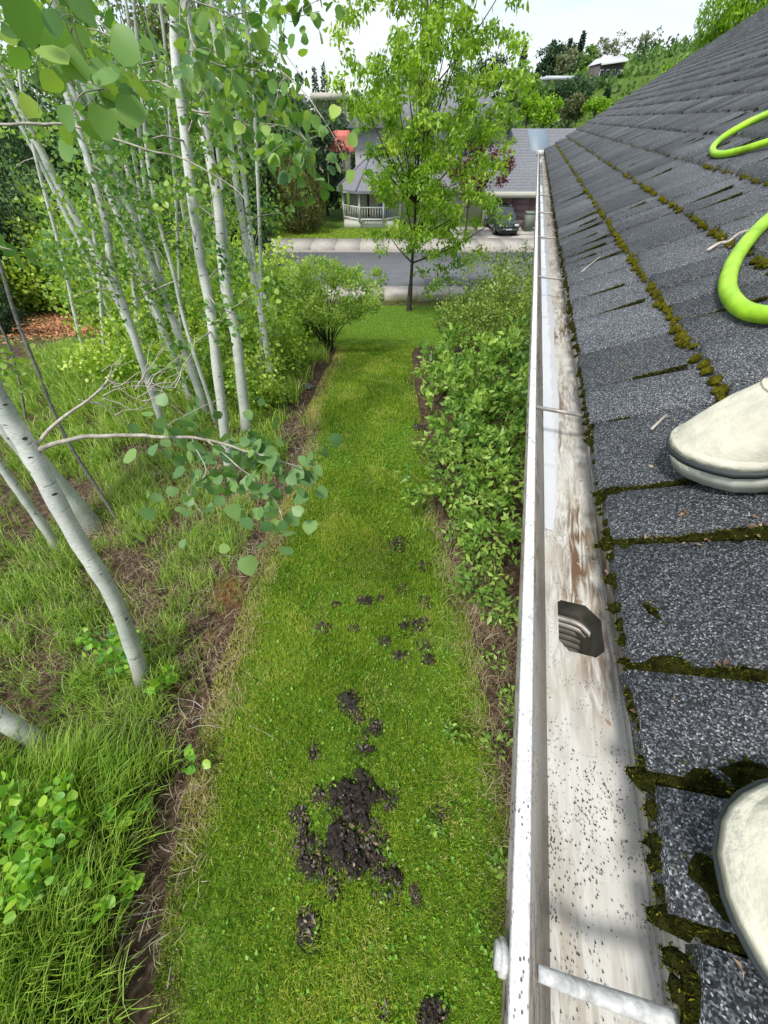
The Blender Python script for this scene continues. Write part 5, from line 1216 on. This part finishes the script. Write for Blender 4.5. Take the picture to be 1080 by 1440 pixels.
# bin
bp = ptY(741, 322, 31.8); bn = thing('wheelie_bin', 'grey-green lidded bin beside the garage door', 'bin', (bp[0], 31.8, float(gz(bp[0], 31.8))+.03))
M['bin'] = pbr('bin_plastic', (.16,.19,.15), .6)
b = MB(); b.add([(-.24,-.28,.05),(.24,-.28,.05),(.24,.28,.05),(-.24,.28,.05),(-.31,-.36,1.0),(.31,-.36,1.0),(.31,.36,1.0),(-.31,.36,1.0)], [(0,3,2,1),(4,5,6,7),(0,1,5,4),(1,2,6,5),(2,3,7,6),(3,0,4,7)]); b.build('bin_body', M['bin'], bn)
b = MB(); b.prism([(-.38,1.0),(.38,1.003),(.38,1.03),(.1,1.10),(-.38,1.05)], -.33, .33, 0); b.build('lid', M['bin'], bn)
for sx in (-1, 1): b = MB(); b.tube([(sx*.22,.33,.1),(sx*.28,.33,.1)], .1, 12); b.build('wheel', M['underlay'], bn)

# ------------------------------------------------------------------ parked car (facing the camera)
def car():
    c = hit(712, 334); c[2] = float(gz(c[0], c[1]))+.03
    t = thing('parked_car', 'dark green sport utility car parked in the driveway across the street', 'car', (c[0]+.05, c[1], c[2]), radians(4)); t.scale = (.8, .8, .8)
    body = pbr('car_paint', (.035,.06,.052), .25, spec=.6, coat=.6); glass = pbr('car_glass', (.02,.03,.04), .05, spec=.9); blk = pbr('car_black', (.012,.012,.012), .5); chrome = pbr('car_chrome', (.5,.5,.5), .2, metal=1)
    lamp = pbr('lamp_lens', (.7,.7,.7), .1); bonnet_sheen = pbr('bonnet_shine', (.10,.15,.14), .22, spec=.8, coat=1)  # bonnet: body green made lighter, its sheen put into the colour
    # side profile (y back, z up) sections with widths -> lofted body
    prof = [(0,.38,.62,.80),(.06,.30,.86,.88),(.25,.28,.98,.92),(1.0,.28,1.06,.93),(1.25,.28,1.10,.93),(2.6,.28,1.12,.94),(4.2,.30,1.12,.92),(4.5,.36,1.08,.86)]
    V = []; F = []; n_ = 10
    for (yy, z0, z1, hw) in prof:
        for (fx, fz) in ((-.86,0),(-1,.18),(-1.0,.62),(-.93,.9),(-.7,1),(.7,1),(.93,.9),(1,.62),(1,.18),(.86,0)): V.append((fx*hw, yy, z0+(z1-z0)*fz))
    for i_ in range(len(prof)-1):
        for j in range(n_): F.append((i_*n_+j, i_*n_+(j+1) % n_, (i_+1)*n_+(j+1) % n_, (i_+1)*n_+j))
    F += [tuple(range(n_)), tuple(range(len(V)-1, len(V)-n_-1, -1))]
    b = MB(); b.add(V, F); b.build('body', body, t)
    b = MB(); b.add([(-.62,.3,1.0),(.62,.3,1.0),(.7,1.1,1.10),(-.7,1.1,1.10)], [(0,1,2,3)]); b.build('bonnet', bonnet_sheen, t)
    b = MB(); b.add([(-.86,1.25,1.09),(.86,1.25,1.09),(.68,1.95,1.66),(-.68,1.95,1.66),(-.86,4.3,1.1),(.86,4.3,1.1),(.66,4.0,1.68),(-.66,4.0,1.68)], [(0,1,2,3),(3,2,6,7),(1,5,6,2),(4,0,3,7),(5,4,7,6)]); b.build('cabin', body, t)
    b = MB(); b.add([(-.78,1.27,1.135),(.78,1.27,1.135),(.63,1.88,1.625),(-.63,1.88,1.625)], [(0,1,2,3)]); b.build('windscreen', glass, t)
    for sx in (-1, 1):
        b = MB(); b.add([(sx*.868,1.5,1.13),(sx*.868,4.0,1.13),(sx*.69,3.8,1.6),(sx*.69,2.05,1.6)], [(0,1,2,3)]); b.build('side_window', glass, t)
        b = MB(); b.box(sx*.62-.17, sx*.62+.17, -.012, .07, .68, .82); b.build('headlight', lamp, t)
        b = MB(); b.tube([(sx*.62,-.02,.45),(sx*.62,.02,.45)], .07, 10); b.build('fog_lamp', lamp, t)
        V_, F_ = blob_mesh((sx*1.03, 1.45, 1.17), .11, .07, .09, 3, 2, 0, .02); b = MB(); b.add(V_, F_); b.build('mirror', blk, t, smooth=True)
        b = MB(); b.tube([(sx*.55, 2.0, 1.73), (sx*.55, 3.9, 1.74)], .02, 5); b.build('roof_rail', chrome, t)
        for yy in (.85, 3.7):
            b = MB(); b.tube([(sx*.72,yy,.34),(sx*.95,yy,.34)], .35, 18); wo = b.build('wheel', blk, t)
            b = MB(); b.tube([(sx*.94,yy,.34),(sx*.957,yy,.34)], .2, 12); b.build('rim', chrome, wo)
    b = MB(); b.box(-.42, .42, -.015, .06, .62, .82); gr = b.build('grille', blk, t)
    for q in range(4): b = MB(); b.box(-.40, .40, -.026, -.016, .645+.045*q, .66+.045*q); b.build('grille_bar', chrome, gr)
    b = MB(); b.box(-.80, .80, -.05, .10, .40, .56); b.build('bumper', body, t)
    b = MB(); b.box(-.7, .7, -.02, .2, .22, .39); b.build('lower_intake', blk, t)
    b = MB(); b.box(-.26, .26, -.062, -.052, .44, .54); b.build('number_plate', lamp, t)
car()

# ------------------------------------------------------------------ far houses and hillside
M['pale_roof'] = pbr('pale_roof', (.55,.58,.6), .6, noise=.1)
M['dark_wall'] = pbr('dark_wall', (.10,.085,.08), .8); M['tan_wall'] = pbr('tan_wall', (.40,.36,.28), .8)
def far_house(label, px0, px1, pye, pyr, Y, depth, wall, roof_m, floors=1, gable=True, slope=0, balcony=False, group='houses on the hillside', base_drop=5, wins=4):
    a_ = ptY(px0, pye, Y); b_ = ptY(px1, pye, Y); r_ = ptY((px0+px1)/2, pyr, Y+depth/2)
    x0, x1 = float(a_[0]), float(b_[0]); ze_ = float(a_[2]); zr_ = float(r_[2]); wd = x1-x0
    zlow = min(ze_-3.0*floors, float(gz((x0+x1)/2, Y))-1.5)
    t = thing('hillside_house', label, 'house', ((x0+x1)/2, Y, zlow), 0, group)
    wb('wall', wall, t, (x0, x1, Y, Y+depth, zlow-3, ze_))
    b = MB(); o_ = wd*.03
    if gable: b.add([(x0-o_,Y-.8,ze_),(x1+o_,Y-.8,ze_+slope),(x1+o_,Y+depth/2,zr_+slope),(x0-o_,Y+depth/2,zr_),(x0-o_,Y+depth+.8,ze_),(x1+o_,Y+depth+.8,ze_+slope),(x0-o_,Y-.8,ze_-.3),(x1+o_,Y-.8,ze_+slope-.3)], [(0,1,2,3),(3,2,5,4),(6,7,1,0),(0,3,4),(1,5,2)])
    else: b.box(x0-o_, x1+o_, Y-1, Y+depth, ze_, ze_+max(.5, (zr_-ze_)))
    b.build('roof', M[roof_m], t, world=True)
    for fl_ in range(floors):
        for q in range(wins):
            xc = x0+wd*(q+.5)/wins; zc = ze_-1.6-2.9*fl_
            f_ = wb('window', 'white_trim', t, (xc-wd/wins*.3, xc+wd/wins*.3, Y-.1, Y-.01, zc-.7, zc+.8)); wb('pane', 'glass_far', f_, (xc-wd/wins*.24, xc+wd/wins*.24, Y-.16, Y-.11, zc-.55, zc+.65))
    if balcony:
        wb('balcony', 'white_trim', t, (x0+wd*.45, x0+wd*.75, Y-2.0, Y-.02, ze_-3.3, ze_-3.1), (x0+wd*.45, x0+wd*.75, Y-2.0, Y-1.9, ze_-3.1, ze_-2.2))
        for q in (.47, .73): wb('balcony_post', 'white_trim', t, (x0+wd*q-.15, x0+wd*q+.15, Y-1.98, Y-1.7, zlow-2, ze_-3.31))
    return t
far_house('dark two-storey house with pale metal roof and balcony high on the hill', 845, 879, 89, 83, 118, 6, 'dark_wall', 'pale_roof', 2, True, .5, True)
far_house('long low flat-roofed house in the trees below the dark one', 768, 812, 113, 111, 104, 5, 'tan_wall', 'pale_roof', 1, False)
far_house('small grey house at the left end of the hill', 738, 750, 105, 102, 104, 5, 'dark_wall', 'roof_far', 1, True, 0, False, wins=2)
far_house('beige house with flat brown roof showing above the aspen leaves', 440, 486, 141, 133, 60, 8, 'tan_wall', 'siding_far', 1, False, group='houses behind the street')
far_house('grey-roofed house far left behind the aspens', 350, 420, 150, 132, 62, 8, 'siding_grey', 'roof_far', 1, True, group='houses behind the street')
p_ = ptY(482, 196, 38.); aw = thing('red_canopy', 'salmon red garden canopy beyond the porch house', 'canopy', (p_[0], 38, DROP+.3))
M['red_cloth'] = pbr('red_cloth', (.62,.17,.13), .8); x_, z_ = float(p_[0]), float(p_[2])
b = MB(); b.add([(x_-1.0,37.0,z_-.45),(x_+1.1,37.0,z_-.45),(x_+.9,38.6,z_+.45),(x_-.9,38.6,z_+.45),(x_-1.0,37.0,z_-.6),(x_+1.1,37.0,z_-.6),(x_+.9,39.9,z_-.5),(x_-.9,39.9,z_-.5)], [(0,1,2,3),(4,5,1,0),(3,2,6,7),(0,3,7,4),(1,5,6,2)]); b.build('canopy_top', M['red_cloth'], aw, world=True)
b = MB(); b.tube([(x_,38,DROP+.2),(x_,38,z_-.5)], .06, 6); b.build('pole', M['white_trim'], aw, world=True)
CF = 'conifers on the skyline'
def conif(px, py_top, Y, wpx, label, m_='conifer', n=1500, base_py=None, tmu=.45, low=.05, sharp=.9, size=None):
    tp = ptY(px, py_top, Y); x_ = float(tp[0]); zb_ = float(gz(x_, Y)) if base_py is None else float(ptY(px, base_py, Y)[2])
    h = float(tp[2])-zb_; dp = float((tp-CO) @ FW); cone_tree('conifer_tree', label, 'conifer', (x_, Y, zb_), h, wpx*1.5/2/FPX*dp, int(n*1.2), size or dp*.0075, m_, CF, tmu=tmu, low=low, sharp=sharp)
conif(441, 92, 75, 20, 'left of the two dark conifers above the beige house')
conif(454, 88, 78, 22, 'right of the two dark conifers above the beige house')
conif(481, 106, 75, 14, 'small conifer right of the beige house')
conif(822, 44, 170, 15, 'tallest narrow blue-green conifer on the hill', low=.25)
conif(803, 53, 168, 14, 'narrow conifer just left of the tallest one', low=.2)
conif(809, 60, 166, 10, 'thin conifer between the two tallest')
conif(787, 63, 160, 12, 'dark pointed conifer left of the tall pair')
conif(792, 72, 158, 22, 'broad dark conifer left of the tall pair')
conif(740, 58, 150, 16, 'conifer behind the small grey house')
conif(758, 92, 120, 14, 'small dark conifer beside the small grey house', 'far_dark')
conif(856, 124, 92, 16, 'small blue-green conifer on the grassy slope near our roof', low=0)
HT = 'trees on the hillside'
def ftree(px, py, Y, wpx, hpx, label, m_, n=1400, tmu=.5, clumps=40, airy=0):
    c = ptY(px, py, Y); dp = float((c-CO) @ FW); rx = wpx/2/FPX*dp; rz = hpx/2/FPX*dp/1.35; zb_ = min(float(gz(c[0], Y)), c[2]-rz*.9)
    tree('hillside_tree', label, 'tree', (c[0], Y, zb_), max(.5, (c[2]-zb_)*.6), rx*.09+.05, c, (rx, rx*.8, rz), n, dp*(.0068 if not airy else .005), m_, clumps=clumps, crad=rx*(.34 if not airy else .2), limbs=6, group=HT, hollow=.2 if not airy else .5, wr=.6, tmu=tmu)
ftree(776, 84, 155, 40, 44, 'wide dark tree mass left of the conifers', 'far_dark', 2200, .4)
ftree(795, 92, 150, 34, 40, 'olive tree behind the flat-roofed house', 'bare_leaf', 1500, .4)
ftree(826, 88, 150, 30, 42, 'pale green tree left of the dark house', 'far_leaf', 1600, .65)
ftree(845, 68, 165, 28, 26, 'airy tree rising behind the dark house', 'bare_leaf', 500, .4, 26, 1)
ftree(868, 62, 170, 36, 30, 'thin-crowned tree above the dark house roof', 'bare_leaf', 500, .4, 26, 1)
ftree(897, 66, 170, 30, 42, 'bare-looking tree right of the dark house', 'bare_leaf', 600, .35, 30, 1)
ftree(915, 60, 175, 28, 40, 'bare-looking tree close to the bright evergreen', 'bare_leaf', 550, .35, 30, 1)
ftree(785, 132, 94, 46, 28, 'dark evergreen mass beneath the flat-roofed house', 'far_dark', 2400, .5)
ftree(815, 128, 96, 40, 34, 'rounded dark tree right of the flat-roofed house', 'far_dark', 2200, .6)
ftree(845, 126, 108, 46, 36, 'large dark tree beneath the dark house', 'far_dark', 2600, .65)
ftree(870, 118, 112, 24, 22, 'small dark tree against the slope', 'far_dark', 1100, .55)
ftree(755, 134, 92, 40, 40, 'mid green tree left below the flat-roofed house', 'far_leaf', 2000, .6)
ftree(805, 150, 80, 40, 36, 'brown-olive bush low on the slope', 'far_olive', 2000, .45)
ftree(768, 156, 70, 42, 36, 'bright yellow-green tree above the garage ridge', 'lime_leaf', 2400, .45)
ftree(745, 150, 66, 30, 40, 'yellow-green tree left of the bright one', 'lime_leaf', 1600, .35)
ftree(840, 148, 78, 36, 20, 'low green bushes on the slope edge', 'lime_leaf', 1500, .3)
ftree(744, 138, 98, 36, 58, 'round tree directly below the small grey house', 'far_dark', 1400, .6)
ftree(725, 120, 110, 40, 50, 'green tree half hidden by the street tree', 'far_leaf', 1800, .5)
ftree(690, 110, 115, 60, 60, 'dark tree behind the street tree crown', 'far_dark', 2200, .5)
ftree(640, 118, 100, 60, 50, 'tree behind the middle of the street tree', 'far_leaf', 2000, .4)
ftree(570, 120, 100, 70, 44, 'tree behind the left of the street tree', 'far_leaf', 2000, .5)
ftree(505, 150, 70, 40, 50, 'tree between the beige house and the street tree', 'far_leaf', 1600, .5)
ftree(468, 185, 52, 46, 60, 'dark tree covering the foot of the beige house', 'far_dark', 2200, .6)
ftree(452, 175, 48, 60, 60, 'green tree behind the red canopy', 'far_dark', 2200, .7)
BK = 'trees of the gardens behind the aspens'
for (px, py, Y, wpx, hpx, m_, tm, lab) in ((400,190,34,90,130,'far_dark',.7,'dark tree right behind the thin aspens'),(300,200,30,130,170,'far_leaf',.55,'large green tree behind the bright pair'),(190,210,26,150,180,'far_leaf',.5,'large green tree in the middle of the grove background'),(70,220,24,160,190,'far_dark',.75,'large dark tree behind the left aspens'),(0,330,17,150,150,'far_dark',.5,'dark evergreen at the left edge beyond the wood chips'),(240,330,20,120,110,'far_leaf',.5,'lower green tree behind the grove'),(120,120,34,170,120,'far_leaf',.6,'far tree showing at the upper left'),(310,90,40,150,90,'far_leaf',.65,'far tree behind the upper aspens'),(-40,150,26,170,200,'far_dark',.7,'tree outside the left edge'),(340,320,24,90,100,'far_dark',.75,'garden tree left of the yew'),(250,60,55,200,90,'far_olive',.5,'olive tree at the back upper left')):
    c = ptY(px, py, Y); dp = float((c-CO) @ FW); rx = wpx/2/FPX*dp; rz = hpx/2/FPX*dp*.95; zb_ = float(gz(c[0], Y))
    cz = max(c[2], zb_+rz*.8)
    tree('garden_tree', lab, 'tree', (c[0], Y, zb_), 1.5, .14, (c[0], Y, cz), (rx, rx*.7, rz), 5500, dp*.0105, m_, clumps=120, crad=rx*.28, limbs=6, group=BK, hollow=.2, tmu=tm, wr=.7)
# bright evergreen behind our roof
for (px, py, Y, wpx, hpx, lab) in ((1032,50,22,110,230,'bright yellow-green conifer towering behind our roof'),(965,125,23,90,90,'lower skirt of bright yellow-green conifer left of the tall one'),(915,150,24,60,50,'lowest bright conifer bough by the roof edge'),(1110,0,21,60,160,'bright conifer at the right edge above our roof')):
    c = ptY(px, py, Y); dp = float((c-CO) @ FW); rx = wpx/2/FPX*dp; rz = hpx/2/FPX*dp/1.5
    tree('bright_conifer', lab, 'conifer', (c[0], Y, DROP), 3, .2, c, (rx, rx*.8, rz), 17000, dp*.0105, 'lime_leaf', clumps=260, crad=rx*.17, limbs=4, group='bright conifers behind our roof', hollow=.3, wr=.35, down=1.5, spiky=.5, tmu=.3)
# small things on the left: fallen stick, stone, blue flowers
def gstick(pts, r, label, m_='stem_brown', nm='fallen_stick'):
    P = catmull([np.array(hit(*p))+np.array([0, 0, r*1.2]) for p in pts], 5); b = MB(); b.tube(P, np.linspace(r, r*.5, len(P)), 7); o = b.build(nm, M[m_], smooth=True); tag(o, label, 'stick')
gstick([(270,882),(282,930),(300,995)], .018, 'thick brown fallen stick on the bare soil beside the lawn')
gstick([(130,1292),(180,1288),(232,1278)], .006, 'pale thin stick across the long grass', 'twig_dead')
gstick([(236,1390),(243,1345)], .005, 'short straw stick on the dark soil', 'twig_dead')
gstick([(350,1020),(372,1030),(395,1045)], .004, 'thin pale twig on the lawn edge', 'twig_dead')
gstick([(700,1150),(712,1100),(716,1210)], .006, 'red-brown twig in the bed against the gutter', 'stem_brown')
sp_ = hit(435, 547); V, F = blob_mesh((sp_[0], sp_[1], sp_[2]+.03), .09, .08, .05, 4, 3); b = MB(); b.add(V, F); o = b.build('stone', pbr('stone_dark', (.06,.06,.065), .8, noise=.3), smooth=True); tag(o, 'dark flat stone lying on the bark mulch', 'stone')
for (px, py, lab) in ((161,1067,'tiny blue flower nearest the seedlings'),(149,1157,'tiny blue flower over the leaf litter')):
    c = hit(px, py)+np.array([0, 0, .12]); b = MB(); t = thing('blue_flower', lab, 'flower', tuple(c-np.array([0, 0, .12])))
    for q in range(5):
        a_ = q*2*pi/5; d = np.array([cos(a_), sin(a_), .2]); s_ = np.array([-sin(a_), cos(a_), 0]); b.add([c, c+d*.008+s_*.006, c+d*.014, c+d*.008-s_*.006], [(0, 1, 2, 3)])
    b.build('petals', pbr('petal_blue', (.15,.2,.7), .6), t, world=True); b = MB(); b.tube([c-np.array([0,0,.12]), c], .0012, 4); b.build('stem', M['lilac_leaf'], t, world=True)

nB = 1500; az_ = np.radians(rng.uniform(-45, 52, nB)); rr_ = 55+160*rng.random(nB)**.8; cx = rr_*np.sin(az_); cy = rr_*np.cos(az_)
sz_ = rng.uniform(.8, 2.0, nB)*rr_/120*np.where((rr_ < 150) & (az_ > .12) & (az_ < .5), .85, 1); per = 34; N_ = nB*per
c = np.stack([cx, cy, gz(cx, cy)], 1); c = np.repeat(c, per, 0)+rand_dirs(N_)*np.repeat(sz_, per)[:, None]*np.array([1, 1, .8])+np.array([0, 0, .6])
tt = np.clip(np.repeat(rng.normal(.5, .25, nB), per)+rng.normal(0, .12, N_), 0, 1)
s_ = np.repeat(rr_, per)*.0062*rng.uniform(.7, 1.3, N_)
o = leafobj('hillside_brush', c, rand_dirs(N_), rand_dirs(N_, .5), s_, s_*.7, M['far_leaf'], tint=tt); tag(o, 'low green brush covering the distant hillside', 'brush', kind='stuff')

nB = 380; az_ = np.radians(rng.uniform(-30, 52, nB)); rr_ = np.where(rng.random(nB) < .7, rng.uniform(60, 92, nB), rng.uniform(160, 200, nB)); cx = rr_*np.sin(az_); cy = rr_*np.cos(az_); per = 60; N_ = nB*per
sz_ = rng.uniform(1.1, 2.3, nB)*rr_/100
ok_ = np.repeat(~((abs(cx/cy-.39) < .045) & (rr_ < 150)), per)
c = np.stack([cx, cy, gz(cx, cy)+sz_*.7], 1); c = np.repeat(c, per, 0)+rand_dirs(N_)*(rng.random((N_, 1))**.4)*np.repeat(sz_, per)[:, None]*np.array([1, 1, 1.1])
s_ = np.repeat(rr_, per)*.0055*rng.uniform(.7, 1.3, N_); tt = np.clip(np.repeat(rng.normal(.6, .25, nB), per)+rng.normal(0, .12, N_), 0, 1); c, s_, tt = c[ok_], s_[ok_], tt[ok_]
o = leafobj('hillside_wood', c, rand_dirs(len(c)), rand_dirs(len(c), .5), s_, s_*.7, M['far_dark'], tint=tt); tag(o, 'dark wood of small trees clothing the distant hillside', 'wood', kind='stuff')
# thin dead twigs lying among the grass on the left
bt = MB()
for q in range(260):
    yq = random.uniform(-.4, 5); xq = float(xl(yq))-.1-random.random()**1.3*2.6; aq = random.uniform(0, pi); lq = random.uniform(.06, .28); P = []
    for s_ in range(4): P.append((xq, yq, float(gz(xq, yq))+random.uniform(.01, .06))); xq += cos(aq)*lq/3; yq += sin(aq)*lq/3; aq += random.uniform(-.5, .5)
    bt.tube(P, [.0035, .003, .0025, .0015], 4, cap=False)
o = bt.build('dead_twigs', M['twig_dead']); tag(o, 'pale dead twigs littering the ground under the aspens', 'twigs', kind='stuff')
